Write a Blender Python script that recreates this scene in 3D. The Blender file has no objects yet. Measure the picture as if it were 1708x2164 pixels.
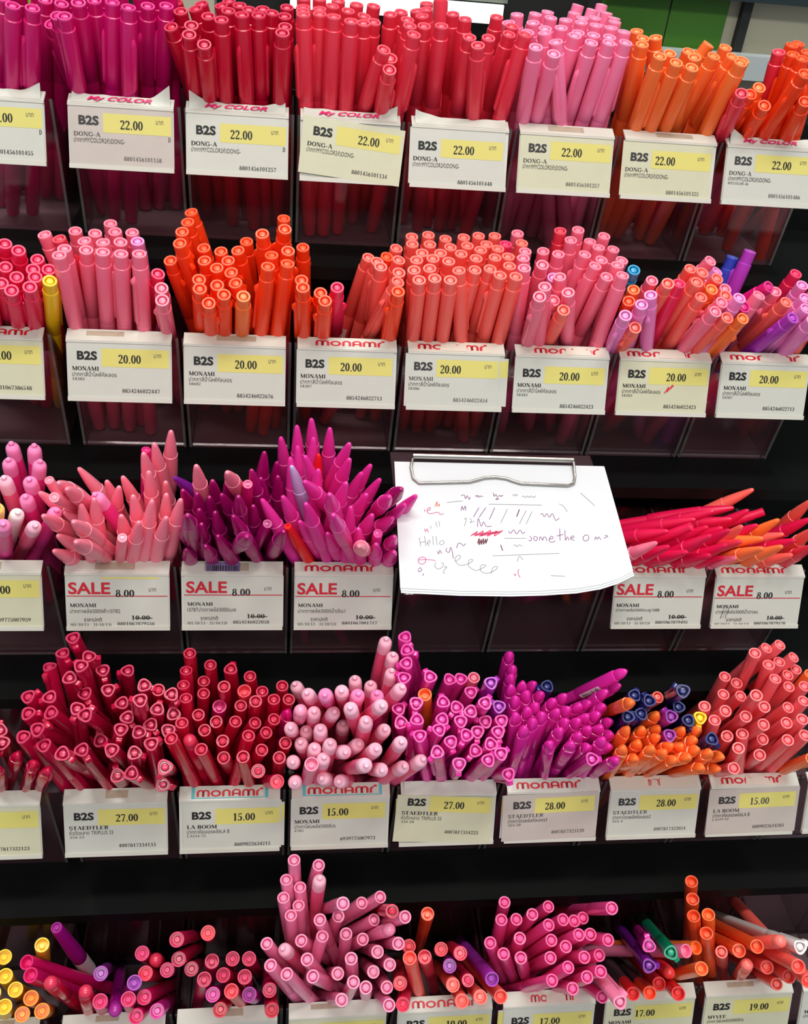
import bpy, bmesh, math, random
from mathutils import Vector, Matrix, Quaternion
SC = bpy.context.scene
COL = SC.collection
MM = 0.001
def P(x, y, z): return Vector((x*MM, y*MM, z*MM))

# ---------------------------------------------------------------- camera
F_PX, W_PX, H_PX = 2027.414, 1708.0, 2164.0
CAM = (189.4815, -578.0933, 186.4283)
RIGHT = Vector((0.99178182, -0.09456043, 0.08618093))
DOWN = Vector((0.01237767, -0.59952426, -0.80026086))
FWD = Vector((0.12734057, 0.79475089, -0.59342683))
cd = bpy.data.cameras.new('camera')
cd.sensor_fit = 'VERTICAL'; cd.sensor_height = 24.0; cd.lens = F_PX/H_PX*24.0
cd.clip_start = 0.01; cd.clip_end = 50
cam = bpy.data.objects.new('camera', cd); COL.objects.link(cam)
m = Matrix.Identity(4)
for i in range(3):
    m[i][0], m[i][1], m[i][2], m[i][3] = RIGHT[i], -DOWN[i], -FWD[i], CAM[i]*MM
cam.matrix_world = m
SC.camera = cam
# ---------------------------------------------------------------- world, lamps, exposure
w = bpy.data.worlds.new('shop_ambient'); SC.world = w; w.use_nodes = True
bg = w.node_tree.nodes['Background']; bg.inputs[0].default_value = (0.9, 0.95, 1.0, 1); bg.inputs[1].default_value = 0.40
def area(name, loc, target, sx, sy, power, col=(1, .97, .92)):
    l = bpy.data.lights.new(name, 'AREA'); l.shape = 'RECTANGLE'; l.size = sx; l.size_y = sy; l.energy = power; l.color = col
    o = bpy.data.objects.new(name, l); COL.objects.link(o); o.location = loc
    o.rotation_euler = (Vector(target)-Vector(loc)).to_track_quat('-Z', 'Y').to_euler()
    return o
# ceiling fluorescent battens of the shop, then an added frontal fill
area('ceiling_batten_or_fill', (0.25, -0.45, 1.75), (0.2, -0.15, -0.2), 1.3, 0.16, 24, (1, 1, .92))
area('ceiling_batten_or_fill', (0.1, 0.75, 1.9), (0.2, 0.0, -0.1), 1.3, 0.16, 17, (1, 1, .94))
area('ceiling_batten_or_fill', (0.3, -1.7, 1.7), (0.2, -0.15, -0.2), 1.3, 0.2, 22, (1, .98, .9))  # fill lamp, added in front to lighten the pens inside the boxes
SC.view_settings.view_transform = 'Standard'; SC.view_settings.look = 'None'
SC.view_settings.exposure = 0.08; SC.view_settings.gamma = 1.0; SC.view_settings.use_curve_mapping = False
SC.cycles.transparent_max_bounces = 24; SC.cycles.max_bounces = 8; SC.cycles.diffuse_bounces = 4
SC.cycles.caustics_reflective = False; SC.cycles.caustics_refractive = False

# ---------------------------------------------------------------- materials
def lin(c):
    return tuple((v/255/12.92) if v/255 <= .04045 else ((v/255+.055)/1.055)**2.4 for v in c)
MATS = {}
def mat(name, rgb, rough=.4, metal=0.0, spec=.5, sss=0.0, noise=0.0, nscale=60, coat=0.0):
    if name in MATS: return MATS[name]
    M = bpy.data.materials.new(name); M.use_nodes = True
    nt = M.node_tree; b = nt.nodes['Principled BSDF']
    c = lin(rgb)+(1,)
    b.inputs['Base Color'].default_value = c
    b.inputs['Roughness'].default_value = rough; b.inputs['Metallic'].default_value = metal
    b.inputs['Specular IOR Level'].default_value = spec
    b.inputs['Coat Weight'].default_value = coat
    if sss:
        b.inputs['Subsurface Weight'].default_value = sss
        b.inputs['Subsurface Radius'].default_value = (1, .6, .6); b.inputs['Subsurface Scale'].default_value = .002
    if noise:
        tc = nt.nodes.new('ShaderNodeTexCoord'); n = nt.nodes.new('ShaderNodeTexNoise'); n.inputs['Scale'].default_value = nscale
        n.inputs['Detail'].default_value = 4
        r = nt.nodes.new('ShaderNodeMapRange'); r.inputs[1].default_value = .35; r.inputs[2].default_value = .75; r.inputs[3].default_value = 0; r.inputs[4].default_value = noise
        mx = nt.nodes.new('ShaderNodeMix'); mx.data_type = 'RGBA'
        mx.inputs[6].default_value = c; mx.inputs[7].default_value = tuple(v*.55 for v in c[:3])+(1,)
        nt.links.new(tc.outputs['Object'], n.inputs['Vector']); nt.links.new(n.outputs[0], r.inputs[0])
        nt.links.new(r.outputs[0], mx.inputs[0]); nt.links.new(mx.outputs[2], b.inputs['Base Color'])
    MATS[name] = M
    return M
def clear(name, tint, gloss, rough=.05, haze=0.0, hazecol=(.6, .5, .5)):
    if name in MATS: return MATS[name]
    M = bpy.data.materials.new(name); M.use_nodes = True
    nt = M.node_tree; nt.nodes.remove(nt.nodes['Principled BSDF']); out = nt.nodes['Material Output']
    t = nt.nodes.new('ShaderNodeBsdfTransparent'); t.inputs[0].default_value = tint+(1,)
    d = nt.nodes.new('ShaderNodeBsdfDiffuse'); d.inputs[0].default_value = hazecol+(1,)
    m0 = nt.nodes.new('ShaderNodeMixShader'); m0.inputs[0].default_value = haze
    g = nt.nodes.new('ShaderNodeBsdfGlossy'); g.inputs[1].default_value = rough
    fr = nt.nodes.new('ShaderNodeFresnel'); fr.inputs[0].default_value = 1.49
    mu = nt.nodes.new('ShaderNodeMath'); mu.operation = 'MULTIPLY'; mu.inputs[1].default_value = gloss
    m1 = nt.nodes.new('ShaderNodeMixShader')
    L = nt.links.new
    L(t.outputs[0], m0.inputs[1]); L(d.outputs[0], m0.inputs[2]); L(fr.outputs[0], mu.inputs[0]); L(mu.outputs[0], m1.inputs[0])
    L(m0.outputs[0], m1.inputs[1]); L(g.outputs[0], m1.inputs[2]); L(m1.outputs[0], out.inputs[0])
    MATS[name] = M
    return M

# ---------------------------------------------------------------- object helpers
def tag(o, label=None, cat=None, group=None, kind=None):
    if label: o['label'] = label
    if cat: o['category'] = cat
    if group: o['group'] = group
    if kind: o['kind'] = kind
    return o
def link(name, me, M=None, parent=None, loc=None):
    o = bpy.data.objects.new(name, me); COL.objects.link(o)
    if parent: o.parent = parent
    if loc is not None: o.location = loc
    if M is not None:
        if me.materials: o.material_slots[0].link = 'OBJECT'; o.material_slots[0].material = M
        else: me.materials.append(M)
    return o
def empty(name, loc=(0, 0, 0)):
    o = bpy.data.objects.new(name, None); COL.objects.link(o); o.location = loc; o.empty_display_size = .01
    return o
def mesh(name, verts, faces, smooth=None):
    me = bpy.data.meshes.new(name); me.from_pydata([tuple(v) for v in verts], [], faces); me.update()
    if smooth:
        for p in me.polygons: p.use_smooth = True
        me.set_sharp_from_angle(angle=math.radians(smooth))
    return me
class MB:
    def __init__(s): s.v = []; s.f = []
    def hexa(s, pts):   # 8 points: bottom loop (4), top loop (4)
        b = len(s.v); s.v += [tuple(p) for p in pts]
        s.f += [tuple(b+i for i in q) for q in ((3, 2, 1, 0), (4, 5, 6, 7), (0, 1, 5, 4), (1, 2, 6, 5), (2, 3, 7, 6), (3, 0, 4, 7))]
        return s
    def box(s, x0, x1, y0, y1, z0, z1):
        return s.hexa([P(x0, y0, z0), P(x1, y0, z0), P(x1, y1, z0), P(x0, y1, z0), P(x0, y0, z1), P(x1, y0, z1), P(x1, y1, z1), P(x0, y1, z1)])
    def poly(s, pts):
        b = len(s.v); s.v += [tuple(p) for p in pts]; s.f.append(tuple(range(b, b+len(pts)))); return s
    def tube(s, pts, r, n=8):
        pts = [Vector(p) for p in pts]; b0 = len(s.v); ref = None
        for i, p in enumerate(pts):
            t = (pts[min(i+1, len(pts)-1)]-pts[max(i-1, 0)]).normalized()
            a = t.orthogonal().normalized() if ref is None else (ref-t*ref.dot(t)).normalized()
            ref = a; c = t.cross(a)
            for k in range(n):
                th = 2*math.pi*k/n; s.v.append(tuple(p+a*(r*math.cos(th))+c*(r*math.sin(th))))
        for i in range(len(pts)-1):
            for k in range(n):
                s.f.append((b0+i*n+k, b0+i*n+(k+1) % n, b0+(i+1)*n+(k+1) % n, b0+(i+1)*n+k))
        s.f.append(tuple(b0+k for k in range(n))[::-1]); s.f.append(tuple(b0+(len(pts)-1)*n+k for k in range(n)))
        return s
    def me(s, name, smooth=None): return mesh(name, s.v, s.f, smooth)
    def build(s, name, M, parent=None, smooth=None): return link(name, s.me(name, smooth), M, parent)

# ---------------------------------------------------------------- pens: one set of part meshes per kind
def lathe(name, prof, tri=0.0, flute=0, n=22):
    v = []; f = []
    if flute: n = 48
    for (r, z) in prof:
        for k in range(n):
            th = 2*math.pi*k/n
            rr = r*(1+tri*math.cos(3*th))*(1+(.022*math.cos(flute*th) if flute else 0))
            v.append((rr*MM*math.cos(th), rr*MM*math.sin(th), z*MM))
    for i in range(len(prof)-1):
        for k in range(n):
            f.append((i*n+k, i*n+(k+1) % n, (i+1)*n+(k+1) % n, (i+1)*n+k))
    if prof[0][0] > 1e-6 and name != 'cap_rim': f.append(tuple(range(n))[::-1])
    if prof[-1][0] > 1e-6 and name != 'cap_rim': f.append(tuple((len(prof)-1)*n+k for k in range(n)))
    me = mesh(name, v, f, 38)
    bm = bmesh.new(); bm.from_mesh(me); bmesh.ops.remove_doubles(bm, verts=bm.verts, dist=1e-7); bm.to_mesh(me); bm.free()
    me.set_sharp_from_angle(angle=math.radians(38))
    me.materials.append(None)
    return me
def strip(name, secs):      # clip bar: (z, inner radius, outer radius, half width) sections on the +x side
    v = []; f = []
    for (z, ri, ro, hw) in secs:
        v += [(ri*MM, -hw*MM, z*MM), (ro*MM-.0003, -hw*MM, z*MM), (ro*MM, -hw*.6*MM, z*MM), (ro*MM, hw*.6*MM, z*MM), (ro*MM-.0003, hw*MM, z*MM), (ri*MM, hw*MM, z*MM)]
    for i in range(len(secs)-1):
        for k in range(6): f.append((i*6+k, i*6+(k+1) % 6, i*6+6+(k+1) % 6, i*6+6+k))
    f.append((5, 4, 3, 2, 1, 0)); e = (len(secs)-1)*6; f.append(tuple(e+k for k in range(6)))
    me = mesh(name, v, f, 50); me.materials.append(None); return me
def label_patch(name, r, z0, z1, a0, a1):
    v = []; f = []; n = 10
    for k in range(n+1):
        th = a0+(a1-a0)*k/n
        for z in (z0, z1): v.append((r*MM*math.cos(th), r*MM*math.sin(th), z*MM))
    for k in range(n): f.append((2*k, 2*k+2, 2*k+3, 2*k+1))
    me = mesh(name, v, f, 60); me.materials.append(None); return me
def bars_patch(r, z0, z1, a0, a1):
    mb = MB(); rnd = random.Random(5); z = z0
    while z < z1:
        wz = rnd.choice((.25, .4, .7)); n = 5
        for k in range(n):
            q = [a0+(a1-a0)*k/n, a0+(a1-a0)*(k+1)/n]
            mb.poly([(r*MM*math.cos(t), r*MM*math.sin(t), zz*MM) for t, zz in ((q[0], z), (q[1], z), (q[1], z+wz), (q[0], z+wz))])
        z += wz+rnd.choice((.3, .5, .9))
    me = mb.me('barcode_bars'); me.materials.append(None); return me
RAD = dict(A=4.7, B=4.4, C=4.4, U=4.2, S=3.3, N=4.1, D=4.0, E=3.75, F=3.5, G=4.1, V=4.0, Q=4.6, K=4.0)
LEN = dict(A=135, B=135, C=140, U=140, S=135, N=140, D=146, E=138, F=146, G=140, V=140, Q=138, K=140)
def kinds():
    K = {}
    for t in RAD:
        r, L = RAD[t], LEN[t]
        if t in 'AB':
            nk, sh = (.86, 7) if t == 'A' else (.89, 8)
            K[t] = [('barrel', lathe('barrel', [(0, 0), (.78*r, 0), (.84*r, .8), (.84*r, 6), (.97*r, 7.2), (.97*r, 37.6), (.93*r, 38), (.93*r, 38.7), (.97*r, 39.1), (.97*r, L-47)]), 0),
                    ('cap', lathe('cap', [(.95*r, L-48), (r, L-47.6), (r, L-sh-1), (.985*r, L-sh-.3), (nk*r, L-sh+.1), (nk*r, L-.9), (.6*r, L-.9), (.60*r, L-3), (0, L-3)]), 0),
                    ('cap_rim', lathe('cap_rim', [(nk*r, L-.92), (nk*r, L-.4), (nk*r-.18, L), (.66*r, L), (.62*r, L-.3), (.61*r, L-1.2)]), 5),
                    ('end_plug', lathe('end_plug', [(.5*r, L-3.1), (.49*r, L-1), (.4*r, L-.3), (.2*r, L+.05), (0, L+.12)]), 1)]
            if t == 'A': c = [(L-46, r-.4, r+.5, .9), (L-44, r-.4, r+1.3, 1.5), (L-20, r-.4, r+1.5, 1.5), (L-17, r-.4, r+1.2, 1.2), (L-15.5, r-.4, r+.3, .5)]
            else: c = [(L-46, r-.4, r+.5, .8), (L-44, r-.4, r+1.2, 1.5), (L-19, r-.4, r+1.2, 1.4), (L-17.5, r-.4, r+2, 1.5), (L-15.5, r-.4, r+2.1, 1.5), (L-13.5, r-.4, r+.6, .7)]
            K[t].append(('clip', strip('clip', c), 0))
        elif t == 'C':
            K[t] = [('barrel', lathe('barrel', [(0, 0), (.5*r, 0), (.58*r, .6), (.62*r, 8), (.72*r, 40), (.8*r, L-54)]), 0),
                    ('cap', lathe('cap', [(.9*r, L-55), (.95*r, L-54.6), (.99*r, L-46), (r, L-38), (.97*r, L-28), (.93*r, L-21.5)], flute=16), 0),
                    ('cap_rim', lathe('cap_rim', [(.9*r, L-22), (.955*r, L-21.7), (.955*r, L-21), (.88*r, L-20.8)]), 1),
                    ('cap_tip', lathe('cap_tip', [(.89*r, L-21.3), (.83*r, L-17), (.68*r, L-11), (.5*r, L-5.5), (.37*r, L-2.2), (.29*r, L-.9), (.17*r, L-.2), (0, L)]), 0)]
        elif t == 'U':
            K[t] = [('cap', lathe('cap', [(0, 0), (.2*r, .3), (.34*r, 2), (.6*r, 9), (.9*r, 22), (r, 40), (.95*r, 56)], flute=16), 0),
                    ('barrel', lathe('barrel', [(.8*r, 55), (.74*r, L-30), (.7*r, L-7), (.66*r, L-6.6), (.66*r, L-.5), (.62*r, L), (.42*r, L), (.41*r, L-.5), (0, L-.5)]), 0),
                    ('end_plug', lathe('end_plug', [(.3*r, L-.6), (.28*r, L-.1), (.1*r, L), (0, L)]), 1)]
        elif t == 'S':
            K[t] = [('barrel', lathe('barrel', [(0, 0), (.5*r, 0), (r, 10), (r, L-22)]), 0),
                    ('cap', lathe('cap', [(.97*r, L-23), (1.06*r, L-22.6), (.72*r, L-4), (.66*r, L-.4), (.6*r, L), (.35*r, L), (.33*r, L-1), (0, L-1)]), 0)]
        elif t == 'N':
            K[t] = [('barrel', lathe('barrel', [(0, 0), (.6*r, 0), (.85*r, 3), (.93*r, 8), (.93*r, L-44)]), 0),
                    ('cap', lathe('cap', [(.97*r, L-45), (r, L-44.6), (r, L-13)]), 0),
                    ('cap_tip', lathe('cap_tip', [(1.0*r, L-13.1), (1.0*r, L-7), (.94*r, L-4.6), (.78*r, L-3.1), (.48*r, L-2.4), (.38*r, L-2), (.35*r, L-.4), (.24*r, L), (.12*r, L-.1), (0, L-.15)]), 2)]
        elif t == 'D':
            K[t] = [('barrel', lathe('barrel', [(0, 0), (.5*r, 0), (.84*r, 4), (.9*r, 10), (.9*r, L-40)], .09), 0),
                    ('cap', lathe('cap', [(.96*r, L-41), (r, L-40.6), (r, L-.8), (.69*r, L-.8), (.69*r, L-4), (0, L-4)], .09), 0),
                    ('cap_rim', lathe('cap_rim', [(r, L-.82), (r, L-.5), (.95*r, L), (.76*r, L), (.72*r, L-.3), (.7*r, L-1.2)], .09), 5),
                    ('end_plug', lathe('end_plug', [(.53*r, L-4.1), (.51*r, L-.9), (.38*r, L-.2), (.18*r, L), (0, L)]), 1),
                    ('clip', strip('clip', [(L-38, r+.2, r+.8, .8), (L-36, r, r+1.5, 1.3), (L-9, r+.5, r+1.7, 1.3), (L-7.5, r-.3, r+2.4, 1.7), (L-2.5, r-.3, r+2.5, 1.7), (L-2, r-.3, r+2.1, 1.5)]), 0)]
        elif t == 'E':
            K[t] = [('barrel', lathe('barrel', [(0, 0), (.6*r, 0), (.85*r, 3), (.93*r, 8), (.93*r, L-42)]), 0),
                    ('cap', lathe('cap', [(.97*r, L-43), (r, L-42.6), (r, L-.8), (.73*r, L-.8), (.73*r, L-3.4), (0, L-3.4)]), 0),
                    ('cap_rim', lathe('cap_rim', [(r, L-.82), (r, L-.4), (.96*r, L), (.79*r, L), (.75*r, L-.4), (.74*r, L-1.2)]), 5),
                    ('end_plug', lathe('end_plug', [(.58*r, L-3.5), (.57*r, L-1), (.47*r, L-.1), (.24*r, L+.35), (.15*r, L+.1), (0, L)]), 1)]
        elif t == 'F':
            K[t] = [('barrel', lathe('barrel', [(0, 0), (.5*r, 0), (.86*r, 4), (.93*r, 10), (.93*r, L-44)], .1), 0),
                    ('cap', lathe('cap', [(.97*r, L-45), (r*1.04, L-44.5), (r*1.06, L-9.6), (r*1.0, L-9), (.84*r, L-8.8)], .1), 0),
                    ('cap_tip', lathe('cap_tip', [(.86*r, L-9), (.9*r, L-8), (.92*r, L-6), (.84*r, L-4), (.66*r, L-2.2), (.42*r, L-.7), (.2*r, L-.1), (0, L)], .1), 0)]
        elif t in 'GK':
            K[t] = [('barrel', lathe('barrel', [(0, 0), (.6*r, 0), (.85*r, 3), (.92*r, 8), (.92*r, L-(44 if t == 'G' else 30))]), 3 if t == 'K' else 0),
                    ('cap', lathe('cap', [(.95*r, L-(45 if t == 'G' else 31)), (.97*r, L-30), (.97*r, L-14), (r, L-13), (r, L-.8), (.78*r, L-.8), (.78*r, L-4.5), (0, L-4.5)]), 0),
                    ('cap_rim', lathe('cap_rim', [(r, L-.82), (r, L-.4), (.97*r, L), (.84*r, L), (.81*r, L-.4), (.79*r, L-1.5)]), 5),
                    ('end_plug', lathe('end_plug', [(.45*r, L-4.6), (.43*r, L-2.9), (.3*r, L-2.4), (.16*r, L-2.4), (.14*r, L-3), (0, L-3)]), 1)]
        elif t == 'V':
            K[t] = [('barrel', lathe('barrel', [(0, 0), (.6*r, 0), (.85*r, 3), (.93*r, 8), (.93*r, L-42)]), 0),
                    ('cap', lathe('cap', [(.97*r, L-43), (r, L-42.6), (r, L-8.2), (.96*r, L-7.9)]), 0),
                    ('cap_tip', lathe('cap_tip', [(.95*r, L-8.2), (.95*r, L-3.6), (.86*r, L-2), (.64*r, L-.8), (.36*r, L-.15), (0, L)]), 1)]
        elif t == 'Q':
            K[t] = [('barrel', lathe('barrel', [(0, 0), (.6*r, 0), (.9*r, 5), (.95*r, L-56)]), 0),
                    ('cap', lathe('cap', [(.95*r, L-57), (r, L-56.5), (r, L-45), (.74*r, L-3), (.7*r, L-.4), (.66*r, L), (.52*r, L), (.5*r, L-1.6), (0, L-1.6)]), 0),
                    ('end_plug', lathe('end_plug', [(.3*r, L-1.7), (.28*r, L-.3), (0, L-.2)]), 0),
                    ('barcode_sticker', label_patch('barcode_sticker', 1.03*r, L-84, L-57.5, -2.6, 2.6), 4)]
    return K
KINDS = kinds()
COLS = {
 'magenta': (212, 14, 112), 'crimson': (204, 14, 54), 'coral red': (234, 52, 76), 'pink': (250, 126, 170), 'orange': (255, 118, 52), 'red-orange': (250, 68, 18),
 'raspberry': (238, 36, 88), 'rose pink': (251, 116, 146), 'lilac pink': (238, 132, 200), 'vermilion': (255, 68, 22), 'coral': (253, 100, 90), 'yellow': (250, 208, 24),
 'cyan blue': (16, 135, 190), 'blue': (40, 62, 175), 'purple': (168, 48, 178), 'hot pink': (246, 56, 152), 'pale pink': (246, 136, 176), 'light pink': (253, 138, 162),
 'plum magenta': (168, 4, 108), 'magenta pink': (230, 50, 160), 'lavender': (196, 176, 228), 'red': (230, 22, 26), 'violet': (112, 22, 140), 'crimson pink': (226, 18, 76),
 'light orange': (252, 122, 68), 'deep crimson': (192, 14, 64), 'orchid magenta': (216, 38, 156), 'navy blue': (16, 22, 92), 'orange yellow': (246, 140, 14),
 'coral pink': (253, 104, 112), 'fuchsia': (224, 18, 108), 'dark raspberry': (208, 18, 84), 'violet magenta': (162, 10, 138), 'bubblegum pink': (250, 136, 182), 'orange coral': (246, 88, 40), 'deep pink': (248, 74, 152), 'green': (6, 140, 100), 'white': (232, 226, 226)}
def lighten(c, k): return tuple(v+(255-v)*k for v in c)
def pen_mats(t, cname):
    c = COLS[cname]
    if t == 'N' and cname == 'pale pink': base = (250, 100, 146)
    else: base = c
    glossy = {'D': .2, 'E': .24, 'F': .15, 'A': .3, 'G': .3, 'V': .18, 'N': .42}.get(t, .34)
    m0 = mat(cname+' plastic '+t, base, glossy, spec=.5)
    m1 = mat(cname+' plug plastic '+t, lighten(c, .14), .26)  # plugs paler than the cap: translucent brightness put into the colour
    m2 = mat(cname+' frosted plastic', lighten(c, .42), .5)
    m5 = mat(cname+' glow-painted rim plastic'+('G' if t in 'GK' else ''), lighten(c, .08 if t in 'GK' else .16), .42)  # paler rim colour paints in the light glowing through thin plastic
    return {5: m5, 0: m0, 1: m1, 2: m2, 3: mat('charcoal plastic', (52, 50, 52), .35), 4: mat('sticker paper', (226, 222, 220), .5)}
NOUN = dict(A=('twin_tip_marker', 'twin-tip marker', 'marker'), B=('water_colour_pen', 'water-colour pen', 'felt pen'), C=('bullet_cap_pen', 'bullet-capped pen', 'pen'),
 U=('upturned_pen', 'upturned flat-ended pen', 'pen'), S=('slim_pen', 'slim pen', 'pen'), N=('nub_cap_pen', 'nub-capped pen', 'gel pen'), D=('triangular_fineliner', 'triangular fineliner', 'fineliner'),
 E=('round_cap_pen', 'round-capped pen', 'felt-tip pen'), F=('pointed_cap_pen', 'pointed-cap pen', 'fibre-tip pen'), G=('open_cap_marker', 'hollow-capped marker', 'colouring pen'),
 V=('dome_cap_pen', 'dome-capped pen', 'pen'), Q=('tapered_marker', 'tapered marker', 'marker'), K=('charcoal_barrel_marker', 'charcoal-barrel marker', 'marker'))
TIER = ['top', 'second', 'third', 'fourth', 'bottom']
ORD = 'first second third fourth fifth sixth seventh eighth ninth tenth eleventh twelfth thirteenth fourteenth fifteenth'.split()
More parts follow.
